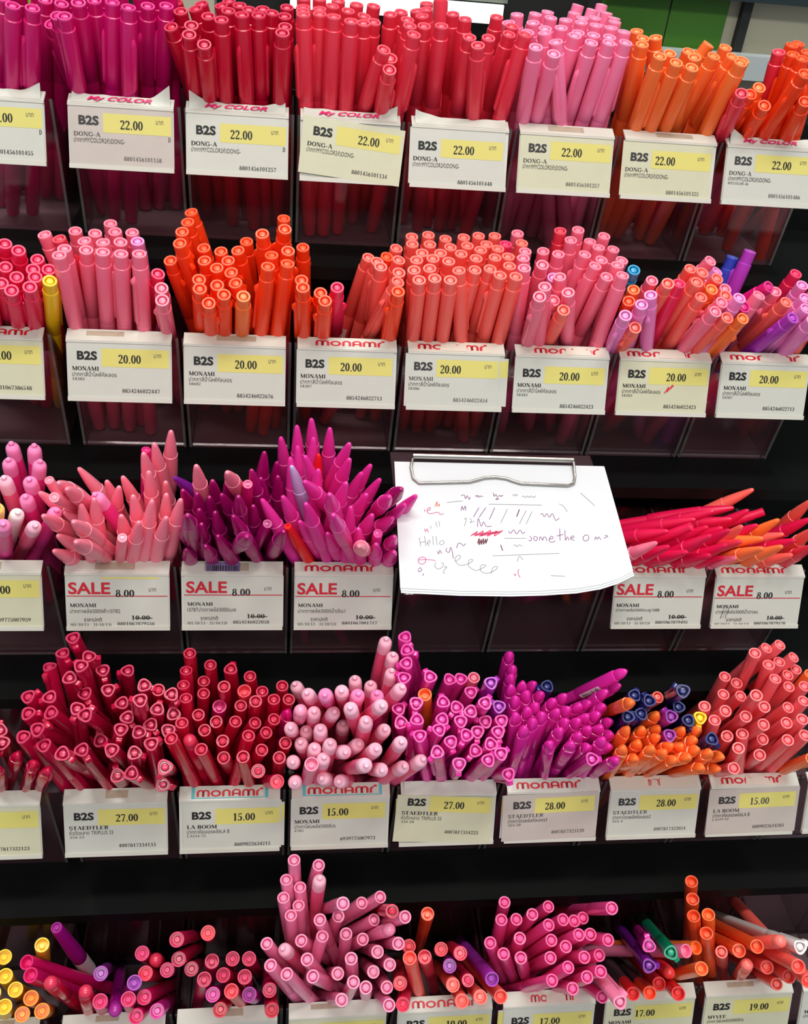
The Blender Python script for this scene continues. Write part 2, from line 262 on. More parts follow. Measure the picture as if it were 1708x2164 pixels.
# every pen: tier, box, kind, colour, cap end xyz, foot xyz (tenths of a millimetre), sticker
PENS = '''
0 0 A 0 440 116 809 170 485 -461 0
0 0 A 0 542 111 805 287 505 -461 0
0 0 A 0 548 408 797 305 833 -461 0
0 0 A 0 351 290 813 61 631 -461 0
0 0 A 0 389 541 816 105 875 -461 0
0 0 A 0 486 541 826 342 923 -461 0
0 0 A 0 597 490 808 438 923 -461 0
0 0 A 0 362 419 824 82 726 -461 0
0 0 A 0 641 380 790 405 829 -461 0
0 1 A 0 657 151 770 746 690 -465 0
0 1 A 0 713 60 787 712 584 -457 0
0 1 A 0 593 278 701 798 926 -465 0
0 1 A 0 769 189 835 730 756 -389 0
0 1 A 0 830 329 828 838 732 -461 0
0 1 A 0 949 200 849 800 492 -461 0
0 1 A 0 1043 126 842 912 453 -461 0
0 1 A 0 1113 385 812 987 818 -461 0
0 1 A 0 1219 362 824 1057 742 -461 0
0 1 A 0 871 430 856 975 705 -461 0
0 1 A 0 941 548 838 980 914 -461 0
0 1 A 0 1052 509 840 1151 857 -461 0
0 1 A 0 1150 575 841 1223 923 -461 0
0 1 A 0 1232 498 862 1168 755 -462 0
0 1 A 0 1074 632 857 1074 923 -462 0
0 1 A 0 759 496 841 900 824 -461 0
0 1 A 0 649 570 819 891 923 -461 0
0 2 A 1 1244 296 729 1518 872 -461 0
0 2 A 1 1365 65 740 1374 678 -462 0
0 2 A 1 1446 38 701 1469 724 -461 0
0 2 A 1 1539 94 822 1558 514 -461 0
0 2 A 1 1649 127 849 1698 448 -461 0
0 2 A 1 1738 176 844 1766 519 -461 0
0 2 A 1 1871 66 784 1847 587 -461 0
0 2 A 1 1885 186 795 1882 682 -461 0
0 2 A 1 1881 353 819 1883 781 -461 0
0 2 A 1 1811 281 845 1741 617 -461 0
0 2 A 1 1454 298 799 1549 774 -461 0
0 2 A 1 1371 154 771 1373 767 -432 0
0 2 A 1 1289 433 789 1429 923 -461 0
0 2 A 1 1368 489 799 1714 826 -461 0
0 2 A 1 1394 587 810 1701 923 -461 0
0 2 A 1 1514 524 821 1810 826 -461 0
0 2 A 1 1553 623 832 1796 923 -461 0
0 2 A 1 1569 256 841 1553 611 -461 0
0 2 A 1 1624 408 849 1706 726 -461 0
0 2 A 1 1681 306 849 1647 630 -461 0
0 2 A 1 1756 383 843 1800 729 -461 0
0 2 A 1 1894 523 838 1876 889 -461 0
0 2 A 1 1246 607 802 1604 923 -461 0
0 3 A 2 1985 165 868 2058 384 -462 0
0 3 A 2 2077 227 866 2096 472 -461 0
0 3 A 2 2154 164 870 2149 390 -461 0
0 3 A 2 2250 144 856 2243 439 -461 0
0 3 A 2 2330 267 830 2349 661 -461 0
0 3 A 2 1983 307 862 2063 562 -461 0
0 3 A 2 1985 414 864 2071 658 -461 0
0 3 A 2 2078 348 872 2159 544 -461 0
0 3 A 2 2160 526 864 2032 751 -461 0
0 3 A 2 1991 648 873 2056 845 -461 0
0 3 A 2 2087 698 870 2111 923 -461 0
0 3 A 2 2200 690 869 2206 923 -461 0
0 3 A 2 2307 615 868 2252 840 -462 0
0 3 A 2 2253 519 847 2145 838 -461 0
0 3 A 2 2344 441 839 2123 733 -461 0
0 3 A 2 2414 668 859 2297 923 -461 0
0 3 A 2 2397 361 824 2304 765 -461 0
0 3 A 2 2474 38 641 2421 817 -461 0
0 3 A 2 2492 193 670 2392 924 -461 0
0 3 A 2 2440 92 732 2183 667 -462 0
0 3 A 2 2499 480 852 2543 791 -461 0
0 3 A 2 2603 100 821 2478 505 -461 0
0 3 A 2 2593 242 839 2510 597 -461 0
0 3 A 2 2591 374 848 2512 695 -461 0
0 3 A 2 2574 584 852 2492 886 -461 0
0 4 A 2 2684 316 831 2697 708 -461 0
0 4 A 2 2776 249 851 2793 567 -461 0
0 4 A 2 2873 1111 921 2959 923 -413 0
0 4 A 2 2684 455 860 2873 657 -461 0
0 4 A 2 2668 600 863 2885 752 -461 0
0 4 A 2 2747 780 879 2828 923 -461 0
0 4 A 2 2734 672 864 2916 855 -461 0
0 4 A 2 2889 609 860 3010 860 -461 0
0 4 A 2 2941 449 863 2980 710 -461 0
0 4 A 2 2931 165 816 2948 601 -461 0
0 4 A 2 3047 198 815 3037 638 -461 0
0 4 A 2 2969 80 793 3122 556 -461 0
0 4 A 2 3167 635 858 3161 923 -461 0
0 4 A 2 3222 420 849 3190 746 -461 0
0 4 A 2 3191 322 822 3070 728 -460 0
0 4 A 2 3249 155 856 3085 403 -461 0
0 5 A 3 3304 80 807 3371 539 -461 0
0 5 A 3 3415 82 778 3414 620 -460 0
0 5 A 3 3574 279 849 3499 585 -464 0
0 5 A 3 3655 193 833 3589 569 -462 0
0 5 A 3 3757 181 842 3661 509 -464 0
0 5 A 3 3854 175 851 3752 477 -461 0
0 5 A 3 3438 178 825 3796 372 -462 0
0 5 A 3 3370 530 859 3541 756 -461 0
0 5 A 3 3301 334 836 3381 702 -460 0
0 5 A 3 3296 663 876 3384 833 -461 0
0 5 A 3 3433 759 873 3352 924 -465 0
0 5 A 3 3521 809 882 3441 923 -461 0
0 5 A 3 3507 652 875 3491 846 -461 0
0 5 A 3 3417 387 856 3481 682 -460 0
0 5 A 3 3388 272 852 3679 378 -462 0
0 5 A 3 3588 598 877 3630 769 -461 0
0 5 A 3 3517 405 864 3572 660 -461 0
0 5 A 3 3793 1115 890 3527 923 -420 0
0 5 A 3 3698 827 884 3580 850 -460 0
0 5 A 3 3716 690 881 3691 837 -461 0
0 5 A 3 3679 567 875 3726 750 -461 0
0 5 A 3 3617 374 849 3660 692 -462 0
0 5 A 3 3928 1237 850 3616 923 -426 0
0 5 A 3 3815 759 877 3708 923 -459 0
0 5 A 3 3752 493 879 3751 661 -461 0
0 5 A 3 3693 303 856 3679 597 -462 0
0 5 A 3 4008 1311 873 3792 923 -402 0
0 5 A 3 3925 895 892 3798 838 -451 0
0 5 A 3 3948 788 882 3813 746 -461 0
0 5 A 3 3902 612 887 3842 660 -461 0
0 5 A 3 3830 437 880 3863 570 -463 0
0 5 A 3 3782 274 856 3768 570 -461 0
0 5 A 3 3885 341 880 3853 476 -463 0
0 5 A 3 3219 524 849 3451 763 -459 0
0 6 A 4 3989 277 830 4077 662 -461 0
0 6 A 4 4031 406 842 4052 757 -461 0
0 6 A 4 4030 546 856 4179 803 -461 0
0 6 A 4 4164 563 826 4462 843 -461 0
0 6 A 4 4043 82 808 4042 542 -461 0
0 6 A 4 4155 233 801 4159 713 -461 0
0 6 A 4 4143 66 784 4132 588 -461 0
0 6 A 4 4245 69 764 4218 636 -461 0
0 6 A 4 4280 157 803 4384 618 -461 0
0 6 A 4 4310 340 800 4268 821 -461 0
0 6 A 4 4572 697 788 4012 923 -420 0
0 6 A 4 4442 264 799 4271 717 -461 0
0 6 A 4 4551 381 831 4506 767 -462 0
0 6 A 4 4540 85 806 4436 539 -461 0
0 6 A 4 4588 172 805 4478 629 -461 0
0 6 A 4 4563 272 802 4389 717 -461 0
0 7 A 5 4675 130 629 4672 925 -463 0
0 7 A 4 4742 182 659 4757 927 -466 0
0 7 A 2 4574 37 650 4748 793 -455 0
0 7 A 5 4755 73 583 4860 923 -461 0
0 7 A 2 4882 353 833 5083 678 -461 0
0 7 A 5 4928 253 844 5036 581 -461 0
0 7 A 5 4942 150 843 4988 495 -462 0
0 7 A 5 5028 502 853 4919 794 -461 0
0 7 A 5 5107 575 854 4989 858 -461 0
0 7 A 5 5092 407 834 5055 786 -461 0
0 7 A 5 4899 -17 791 4842 669 -370 0
0 7 A 5 4980 36 629 5183 828 -445 0
0 7 A 5 5054 214 850 5185 375 -484 0
1 0 B 6 346 -406 -310 84 155 -1510 0
1 0 B 6 439 -501 -307 257 155 -1473 0
1 0 B 6 524 -468 -367 480 157 -1563 0
1 0 B 6 359 -515 -401 169 154 -1558 0
1 0 B 6 434 -599 -421 250 105 -1558 0
1 0 B 6 545 -644 -396 338 42 -1540 0
1 0 B 6 516 -555 -391 329 141 -1533 0
1 0 B 6 433 -732 -441 259 5 -1558 0
1 0 B 6 532 -732 -416 338 -40 -1559 0
1 0 B 6 606 -574 -379 430 61 -1557 0
1 0 B 6 366 -665 -432 181 56 -1558 0
1 0 B 11 631 -691 -394 421 -39 -1557 0
1 0 B 6 272 -446 -357 -11 142 -1539 0
1 0 B 6 272 -549 -383 -11 53 -1558 0
1 0 B 6 300 -718 -508 80 99 -1560 0
1 1 B 7 691 -660 -258 720 -305 -1559 2
1 1 B 7 807 -523 -277 709 -111 -1559 0
1 1 B 7 912 -607 -250 811 -290 -1558 0
1 1 B 7 1012 -626 -247 911 -318 -1558 2
1 1 B 7 1110 -634 -239 1051 -351 -1558 0
1 1 B 7 702 -570 -255 710 -216 -1558 0
1 1 B 7 781 -421 -265 1005 -104 -1558 0
1 1 B 7 898 -502 -236 981 -241 -1558 0
1 1 B 7 971 -369 -283 822 50 -1558 0
1 1 B 8 1065 -367 -275 1090 52 -1558 0
1 1 B 7 704 -259 -273 713 154 -1558 0
1 1 B 7 823 -307 -262 734 61 -1558 0
1 1 B 7 890 -177 -249 880 154 -1558 0
1 1 B 7 926 -260 -265 995 124 -1558 0
1 1 B 7 1020 -247 -270 1080 154 -1558 0
1 1 B 2 636 -381 -275 923 -72 -1558 0
1 1 B 7 551 -348 -268 810 -46 -1558 0
1 1 B 6 1191 -540 -392 905 77 -1558 0
1 1 B 7 1214 -615 -444 1165 146 -1558 0
1 1 B 7 1229 -735 -462 1211 53 -1558 0
1 2 B 9 1250 -434 -354 1457 141 -1557 0
1 2 B 9 1315 -499 -222 1512 57 -1437 0
1 2 B 9 1316 -356 -210 1387 155 -1458 0
1 2 B 9 1339 -252 -191 1510 154 -1467 0
1 2 B 9 1352 -162 -163 1662 154 -1439 0
1 2 B 9 1432 -333 -310 1599 154 -1558 0
1 2 B 9 1532 -375 -308 1681 114 -1558 0
1 2 B 9 1577 -460 -328 1754 68 -1558 0
1 2 B 9 1444 -466 -332 1619 71 -1558 0
1 2 B 9 1517 -535 -343 1690 24 -1560 0
1 2 B 9 1598 -563 -355 1818 7 -1559 0
1 2 B 9 1423 -609 -386 1369 78 -1547 0
1 2 B 9 1525 -651 -396 1536 38 -1558 0
1 2 B 9 1626 -643 -382 1887 -40 -1562 0
1 2 B 9 1433 -698 -401 1369 -10 -1561 0
1 2 B 9 1482 -735 -468 1453 58 -1560 0
1 2 B 9 1567 -738 -412 1518 -34 -1563 0
1 2 B 4 1674 -740 -417 1599 -25 -1559 0
1 2 B 9 1630 -396 -291 1835 89 -1533 0
1 2 B 9 1675 -275 -281 1751 155 -1559 0
1 2 B 9 1772 -514 -139 1886 47 -1362 0
1 2 B 9 1891 -164 -172 1885 154 -1484 0
1 2 B 9 1898 -436 -135 1785 154 -1345 0
1 2 B 9 1917 -558 -214 1874 -9 -1447 0
1 2 B 9 1825 -553 -245 1853 -240 -1558 0
1 2 B 9 1915 -645 -253 1773 -330 -1558 0
1 2 B 9 1807 -667 -266 1691 -290 -1557 0
1 3 B 9 2004 -304 -289 2057 154 -1558 0
1 3 B 9 1994 -626 -355 2054 -16 -1558 0
1 3 B 9 2001 -727 -355 2049 -116 -1558 0
1 3 B 9 2104 -637 -424 2116 95 -1558 0
1 3 B 9 2127 -738 -425 2142 -5 -1558 0
1 3 B 6 2199 -617 -394 2203 68 -1558 0
1 3 B 10 2393 -337 -321 2169 154 -1558 1
1 3 B 10 2447 -542 -289 2432 -81 -1558 0
1 3 B 10 2435 -443 -300 2281 22 -1558 0
1 3 B 9 2504 -324 -314 2259 140 -1558 0
1 3 B 10 2563 -261 -284 2396 154 -1558 0
1 3 B 10 2566 -404 -300 2367 43 -1558 0
1 3 B 10 2557 -529 -325 2479 15 -1558 0
1 3 B 10 2545 -623 -340 2181 -166 -1558 0
1 3 B 9 2536 -728 -355 2531 -114 -1558 0
1 4 B 10 2654 -696 -294 2712 -224 -1558 0
1 4 B 10 2743 -687 -284 2805 -246 -1558 0
1 4 B 10 2833 -691 -288 2895 -238 -1559 2
1 4 B 10 2992 -571 -271 2946 -167 -1558 0
1 4 B 10 3128 -640 -267 3096 -246 -1558 0
1 4 B 10 3215 -665 -260 3186 -294 -1558 2
1 4 B 10 2661 -170 -242 2706 154 -1551 0
1 4 B 10 2761 -170 -226 2794 154 -1536 0
1 4 B 10 2869 -165 -246 2883 154 -1558 0
1 4 B 10 2980 -170 -230 2976 145 -1543 0
1 4 B 10 3070 -169 -215 3088 111 -1536 0
1 4 B 10 3170 -170 -211 3206 65 -1539 0
1 4 B 10 2655 -267 -250 2710 65 -1558 0
1 4 B 10 2762 -259 -250 2819 72 -1558 0
1 4 B 10 2885 -277 -255 2926 74 -1558 0
1 4 B 10 2991 -259 -247 3014 65 -1558 0
1 4 B 10 3109 -247 -237 3124 32 -1558 0
1 4 B 6 3225 -252 -228 3195 -24 -1558 0
1 4 B 10 2703 -373 -261 2768 -3 -1558 0
1 4 B 10 2814 -366 -260 2874 -1 -1558 0
1 4 B 10 3061 -328 -244 3049 -20 -1558 0
1 4 B 10 3166 -323 -232 3121 -74 -1558 0
1 4 B 10 2661 -469 -268 2708 -73 -1558 0
1 4 B 10 2759 -449 -262 2820 -75 -1558 0
1 4 B 10 2850 -471 -266 2910 -84 -1558 0
1 4 B 10 2938 -370 -257 2961 -10 -1558 0
1 4 B 10 3017 -439 -253 2999 -94 -1558 0
1 4 B 10 3127 -449 -239 3127 -164 -1558 0
1 4 B 10 3213 -415 -242 3202 -114 -1558 0
1 4 B 10 2636 -578 -285 2767 -147 -1558 0
1 4 B 10 2727 -564 -277 2857 -159 -1558 0
1 4 B 10 2887 -626 -255 3116 -359 -1559 0
1 4 B 10 3082 -560 -264 3035 -177 -1558 0
1 4 B 10 3199 -539 -250 3206 -205 -1558 0
1 5 B 7 3272 -600 -234 3385 -258 -1535 0
1 5 B 7 3336 -797 -320 3472 -90 -1462 0
1 5 B 7 3480 -612 -420 3431 111 -1559 0
1 5 B 10 3521 -705 -438 3540 47 -1558 0
1 5 B 7 3541 -657 -348 3867 -165 -1562 0
1 5 B 7 3382 -706 -297 3589 -219 -1539 0
1 5 B 8 3498 -457 -344 3521 134 -1558 0
1 5 B 7 3501 -564 -292 3756 -189 -1564 0
1 5 B 7 3419 -450 -270 3452 155 -1477 0
1 5 B 7 3471 -228 -271 3608 154 -1559 0
1 5 B 7 3549 -296 -259 3625 62 -1558 0
1 5 B 7 3299 -438 -238 3378 -165 -1558 0
1 5 B 7 3330 -338 -234 3361 -76 -1558 0
1 5 B 10 3323 -251 -217 3360 10 -1541 0
1 5 B 7 3309 -167 -189 3368 128 -1506 0
1 5 B 2 3573 -164 -161 3685 106 -1479 0
1 5 B 7 3630 -229 -191 3760 65 -1503 0
1 5 B 7 3685 -162 -151 3754 154 -1461 0
1 5 B 7 3770 -174 -213 3804 -18 -1554 0
1 5 B 7 3857 -162 -181 3840 154 -1493 0
1 5 B 7 3806 -251 -221 3866 -73 -1558 0
1 5 B 7 3914 -218 -241 3842 74 -1557 0
1 5 B 7 3699 -345 -233 3611 -43 -1546 0
1 5 B 7 3797 -380 -250 3691 4 -1539 0
1 5 B 7 3906 -428 -227 3775 -115 -1533 0
1 5 B 7 3857 -503 -227 3865 -289 -1560 0
1 5 B 7 3742 -450 -260 3573 -122 -1559 0
1 5 B 7 3788 -559 -281 3691 -85 -1542 0
1 5 B 7 3855 -631 -237 3793 -357 -1558 2
1 6 B 12 3971 -487 -261 4016 155 -1447 0
1 6 B 4 3981 -530 -367 4113 91 -1558 0
1 6 B 9 3935 -616 -404 4177 33 -1562 0
1 6 B 8 3886 -742 -438 4019 2 -1557 0
1 6 B 10 3971 -724 -522 4019 139 -1559 0
1 6 B 8 3982 -705 -382 4160 -65 -1558 0
1 6 B 8 4034 -675 -334 4382 -243 -1564 0
1 6 B 7 4101 -484 -323 4089 155 -1513 0
1 6 B 10 4118 -684 -254 4164 56 -1383 0
1 6 B 10 4338 -446 -253 4258 76 -1495 0
1 6 B 10 4318 -627 -261 4224 -66 -1486 0
1 6 B 6 4222 -603 -284 4173 -172 -1562 0
1 6 B 10 4346 -676 -333 4240 -119 -1558 0
1 6 B 10 4365 -564 -226 4219 1 -1443 0
1 6 B 7 4479 -386 -221 4129 155 -1407 0
1 6 B 8 4628 -211 -353 4138 155 -1557 0
1 6 B 10 4490 -517 -277 4321 131 -1450 0
1 6 B 4 4440 -590 -318 4344 68 -1493 0
1 6 B 10 4517 -634 -334 4422 50 -1494 0
1 6 B 7 4541 -556 -325 4387 126 -1480 0
1 6 B 7 4468 -707 -347 4276 -6 -1484 0
1 6 B 7 4422 -754 -386 4310 -65 -1541 0
1 6 B 10 4501 -764 -417 4366 -6 -1526 0
1 6 B 4 4609 -745 -426 4448 -4 -1544 0
1 6 B 0 4628 -685 -379 4468 157 -1422 0
1 6 B 8 4554 -734 -304 4428 -170 -1523 0
1 6 B 7 4713 -654 -314 4426 -285 -1581 0
1 6 B 0 4783 -609 -278 4338 157 -1297 0
1 6 B 13 4723 -163 -274 4510 -342 -1595 0
1 6 B 14 4795 -225 -206 4516 -403 -1515 0
1 7 B 7 4896 -496 -353 4906 112 -1558 0
1 7 B 10 4933 -594 -377 4765 39 -1558 0
1 7 B 14 4949 -698 -431 4669 -9 -1557 0
1 7 B 6 5089 -324 -300 4979 154 -1558 0
1 7 B 8 5077 -460 -319 5029 74 -1558 0
1 7 B 8 5053 -581 -352 4934 13 -1558 0
1 7 B 8 5031 -666 -381 4827 -36 -1558 0
1 7 B 8 5052 -741 -421 5063 -12 -1557 0
1 7 B 7 5126 -548 -291 5186 -85 -1558 0
1 7 B 10 5115 -688 -315 5186 -175 -1562 0
2 0 N 15 345 -929 -1292 348 -615 -2656 0
2 0 N 15 480 -955 -1285 317 -713 -2654 0
2 0 N 15 529 -1059 -1325 216 -751 -2654 0
2 0 N 15 353 -1053 -1323 259 -632 -2654 0
2 0 N 16 366 -1223 -1328 358 -774 -2654 0
2 0 N 15 511 -1261 -1311 422 -634 -2560 0
2 0 N 15 485 -1292 -1407 401 -665 -2655 0
2 0 N 37 451 -1353 -1472 -14 -699 -2619 0
2 0 N 16 559 -1444 -1494 72 -669 -2553 0
2 0 N 15 652 -1324 -1475 113 -804 -2657 0
2 0 N 15 440 -1591 -1371 131 -810 -2491 0
2 0 N 11 362 -1391 -1399 -14 -898 -2654 0
2 0 N 15 264 -1089 -1367 -14 -615 -2654 0
2 0 N 15 301 -1304 -1379 -14 -819 -2654 0
2 1 C 17 721 -1003 -1412 1228 -617 -2658 0
2 1 U 17 591 -1168 -1385 777 -614 -2658 0
2 1 C 17 762 -1620 -1083 785 -615 -2057 0
2 1 C 17 797 -1613 -1126 814 -617 -2109 0
2 1 C 17 566 -1298 -1379 977 -614 -2529 0
2 1 U 17 745 -1671 -1139 707 -614 -2056 0
2 1 C 17 625 -1509 -1380 817 -624 -2447 0
2 1 C 17 706 -1387 -1446 1180 -687 -2561 0
2 1 C 17 907 -1169 -1383 989 -613 -2666 0
2 1 C 17 997 -1164 -1355 1227 -716 -2661 0
2 1 U 0 1119 -1023 -1262 983 -762 -2631 0
2 1 C 17 1135 -1226 -1151 1178 -710 -2451 0
2 1 C 17 1181 -1120 -1154 1226 -671 -2479 0
2 1 C 17 1267 -1024 -1129 1131 -618 -2461 0
2 1 C 17 1165 -1287 -1232 1114 -818 -2550 0
2 1 C 17 1239 -1195 -1364 1223 -658 -2657 0
2 1 C 17 992 -1259 -1358 713 -734 -2625 0
2 1 C 17 891 -1456 -1299 780 -966 -2606 0
2 1 C 17 823 -1473 -1326 780 -1046 -2659 0
2 1 N 15 868 -1339 -1351 1229 -834 -2606 0
2 1 C 17 1086 -1392 -1322 1083 -924 -2641 0
2 1 C 17 1197 -1450 -1311 952 -1075 -2637 0
2 1 C 17 1262 -1357 -1333 1131 -915 -2655 0
2 1 C 17 1349 -1433 -1313 1074 -1031 -2625 0
2 1 C 17 1023 -1451 -1415 951 -804 -2655 0
2 1 C 17 1126 -1508 -1415 852 -919 -2655 0
2 1 C 17 1272 -1490 -1394 980 -956 -2655 0
2 1 U 17 1033 -1532 -1509 791 -770 -2658 0
2 1 C 17 864 -1840 -1164 943 -920 -2217 0
2 1 C 17 671 -1464 -1551 936 -624 -2639 0
2 1 C 17 650 -1507 -1624 886 -605 -2669 0
2 1 C 17 878 -1902 -1244 895 -915 -2236 0
2 2 C 17 1439 -1421 -1095 1482 -775 -2336 0
2 2 C 17 1612 -1568 -1036 1735 -617 -2056 0
2 2 U 0 1712 -1409 -1222 1652 -665 -2407 0
2 2 C 18 1728 -1298 -1200 1886 -835 -2512 0
2 2 C 18 1515 -1338 -1250 1553 -707 -2499 0
2 2 C 18 1583 -1212 -1346 1617 -715 -2655 0
2 2 C 18 1349 -1338 -1319 1467 -618 -2514 0
2 2 C 18 1434 -1412 -1286 1443 -744 -2517 0
2 2 C 18 1498 -1382 -1331 1495 -719 -2563 0
2 2 C 18 1570 -1447 -1266 1826 -739 -2446 0
2 2 C 18 1670 -1603 -1165 1665 -840 -2338 0
2 2 C 18 1444 -1980 -1009 1371 -1051 -2054 0
2 2 C 18 1443 -1426 -1385 1479 -749 -2610 0
2 2 C 18 1532 -1458 -1378 1633 -890 -2654 0
2 2 C 18 1740 -1405 -1370 1730 -752 -2609 0
2 2 C 18 1641 -1631 -1274 1886 -944 -2469 0
2 2 C 18 1459 -1488 -1439 1429 -794 -2655 0
2 2 C 18 1367 -1583 -1402 1369 -615 -2413 0
2 2 C 18 1548 -1535 -1486 1762 -802 -2660 0
2 2 C 18 1478 -1530 -1564 1557 -653 -2652 0
2 2 C 18 1372 -1522 -1597 1369 -612 -2661 0
2 2 C 18 1731 -2020 -1108 1592 -999 -2056 0
2 2 U 18 1821 -1454 -1461 1551 -774 -2655 0
2 2 C 18 1912 -1667 -1348 1763 -787 -2427 0
2 2 C 22 1295 -1242 -1301 1890 -614 -2401 0
2 2 C 18 1777 -1175 -1341 1886 -705 -2655 0
2 2 C 18 1797 -1108 -1204 1713 -723 -2548 0
2 2 C 18 1868 -1039 -1320 1831 -618 -2655 0
2 2 C 18 1875 -1141 -1351 1886 -631 -2654 0
2 3 C 19 1889 -936 -1211 2039 -618 -2566 0
2 3 C 19 1982 -933 -1129 2045 -751 -2516 0
2 3 C 19 2065 -934 -1080 2152 -618 -2441 0
2 3 C 19 2176 -935 -1139 2191 -635 -2507 0
2 3 C 19 2079 -1005 -1166 2067 -792 -2549 0
2 3 C 19 1988 -1005 -1225 2047 -937 -2622 0
2 3 C 19 1945 -1074 -1259 2063 -1175 -2650 0
2 3 C 19 2025 -1228 -1147 2336 -795 -2442 0
2 3 C 20 1951 -1196 -1239 2307 -914 -2563 0
2 3 C 21 2112 -1046 -1254 2061 -832 -2636 0
2 3 C 19 2102 -1296 -1191 2053 -993 -2557 0
2 3 C 19 2278 -1187 -1083 2029 -617 -2337 0
2 3 C 19 2281 -1225 -1163 2066 -636 -2414 0
2 3 C 19 2427 -1023 -1336 2029 -642 -2623 0
2 3 C 19 2370 -1079 -1356 2044 -682 -2659 0
2 3 C 19 2484 -1070 -1407 2060 -615 -2661 0
2 3 C 19 2247 -1503 -1134 2086 -927 -2400 0
2 3 C 19 2018 -1515 -1124 2465 -721 -2186 0
2 3 C 19 1903 -1447 -1273 2250 -971 -2543 0
2 3 C 19 2026 -1598 -1209 2318 -1020 -2450 0
2 3 C 19 2141 -1759 -1029 2319 -933 -2146 0
2 3 C 19 2374 -1400 -1284 2134 -763 -2507 0
2 3 C 19 2475 -1623 -1139 2439 -618 -2113 0
2 3 C 18 2534 -1626 -1084 2475 -618 -2054 0
2 3 C 19 2675 -1298 -1362 2297 -629 -2532 0
2 3 C 19 2616 -1305 -1422 2232 -621 -2581 0
2 3 C 19 2283 -1467 -1324 2292 -1036 -2655 0
2 3 C 19 2407 -1480 -1368 2243 -773 -2565 0
2 3 C 19 2521 -1498 -1376 2231 -616 -2423 0
2 3 C 19 2156 -1904 -1053 2403 -1071 -2151 0
2 3 C 19 2327 -1530 -1428 2471 -872 -2656 0
2 3 U 19 2447 -1482 -1501 2494 -676 -2644 0
2 3 C 19 2539 -1515 -1496 2546 -618 -2570 0
2 3 C 19 2546 -1522 -1604 2546 -609 -2665 0
2 3 C 19 2435 -1537 -1533 2547 -717 -2662 0
2 3 C 17 2304 -1867 -1286 2488 -821 -2197 0
2 3 C 19 2157 -1493 -1493 2444 -765 -2654 0
2 3 C 19 1999 -1471 -1428 2394 -841 -2614 0
2 3 C 19 1785 -1333 -1377 2325 -1174 -2659 0
2 3 S 21 1933 -1476 -1459 2340 -968 -2642 0
2 6 C 10 4957 -929 -1536 4015 -634 -2529 0
2 6 C 23 4794 -1049 -1600 3609 -618 -2208 0
2 6 C 23 4818 -1175 -1525 4138 -703 -2654 0
2 6 C 23 4442 -1261 -1539 3481 -618 -2328 0
2 6 C 23 4562 -1229 -1497 3625 -659 -2367 0
2 6 C 23 4712 -1205 -1574 3663 -618 -2291 0
2 6 C 23 4238 -1361 -1556 3380 -618 -2375 0
2 6 U 23 4368 -1368 -1514 3647 -759 -2548 0
2 6 C 23 4523 -1287 -1575 3814 -724 -2643 0
2 6 C 7 4116 -1498 -1538 3628 -789 -2642 0
2 6 C 23 4200 -1495 -1567 3750 -738 -2655 0
2 6 C 23 4310 -1524 -1585 3804 -682 -2582 0
2 6 C 23 4426 -1516 -1464 3953 -855 -2604 0
2 6 C 23 4555 -1475 -1454 4248 -744 -2607 0
2 6 C 10 4639 -1452 -1440 4525 -788 -2667 0
2 6 C 23 4821 -1319 -1532 4301 -664 -2655 0
2 6 U 23 5011 -1041 -1635 3966 -685 -2496 0
2 6 C 4 4924 -1354 -1463 4524 -746 -2659 0
2 6 C 23 4631 -1269 -1595 3848 -674 -2591 0
2 6 C 2 4642 -1502 -1519 4204 -633 -2525 0
2 6 C 23 4549 -1510 -1537 4115 -789 -2656 0
2 7 C 4 4830 -1413 -1565 4033 -611 -2390 0
2 7 C 10 5073 -1242 -1663 4123 -616 -2478 0
2 7 C 23 5010 -1460 -1539 4601 -618 -2580 0
2 7 C 23 4461 -1526 -1607 4041 -631 -2599 0
2 7 C 23 4592 -1466 -1676 4068 -615 -2657 0
2 7 C 7 4669 -1464 -1677 4222 -595 -2680 0
2 7 C 24 4781 -1522 -1554 4506 -643 -2608 0
2 7 C 24 4896 -1525 -1536 4655 -720 -2655 0
2 7 C 10 5007 -1492 -1629 4655 -613 -2660 0
2 7 C 23 5189 -1269 -1518 4708 -615 -2658 0
2 7 C 10 5165 -1232 -1406 5146 -614 -2662 0
2 7 C 10 5115 -1445 -1459 5186 -721 -2655 0
2 7 C 2 5087 -1535 -1524 5116 -711 -2656 0
3 0 D 25 394 -2148 -2462 199 -1491 -3751 0
3 0 D 25 362 -2061 -2461 258 -1386 -3751 0
3 0 F 25 488 -2212 -2482 75 -1620 -3751 0
3 0 F 25 591 -2285 -2464 181 -1732 -3751 0
3 0 F 25 661 -2304 -2505 245 -1668 -3751 0
3 0 D 25 368 -2236 -2413 -15 -1795 -3751 0
3 0 F 25 398 -2315 -2461 132 -1685 -3751 0
3 1 D 25 730 -1697 -2104 920 -1386 -3518 0
3 1 D 25 665 -1708 -2214 711 -1641 -3671 0
3 1 D 25 823 -1773 -2178 705 -1427 -3592 0
3 1 D 25 810 -1914 -2107 831 -1506 -3509 0
3 1 D 25 575 -1704 -2325 716 -1952 -3757 0
3 1 D 25 745 -1935 -2180 765 -1481 -3567 0
3 1 D 25 890 -1777 -2286 787 -1386 -3689 0
3 1 D 25 1020 -1735 -2335 939 -1391 -3751 0
3 1 D 25 1145 -1940 -2241 1071 -1386 -3590 0
3 1 E 1 1220 -1940 -2280 1147 -1383 -3540 0
3 1 D 25 646 -2017 -2243 777 -1646 -3649 0
3 1 D 25 815 -1943 -2298 975 -1527 -3688 0
3 1 D 25 935 -1901 -2318 871 -1386 -3683 0
3 1 D 25 1296 -1975 -2278 1206 -1385 -3611 0
3 1 D 25 1010 -1941 -2382 1120 -1449 -3752 0
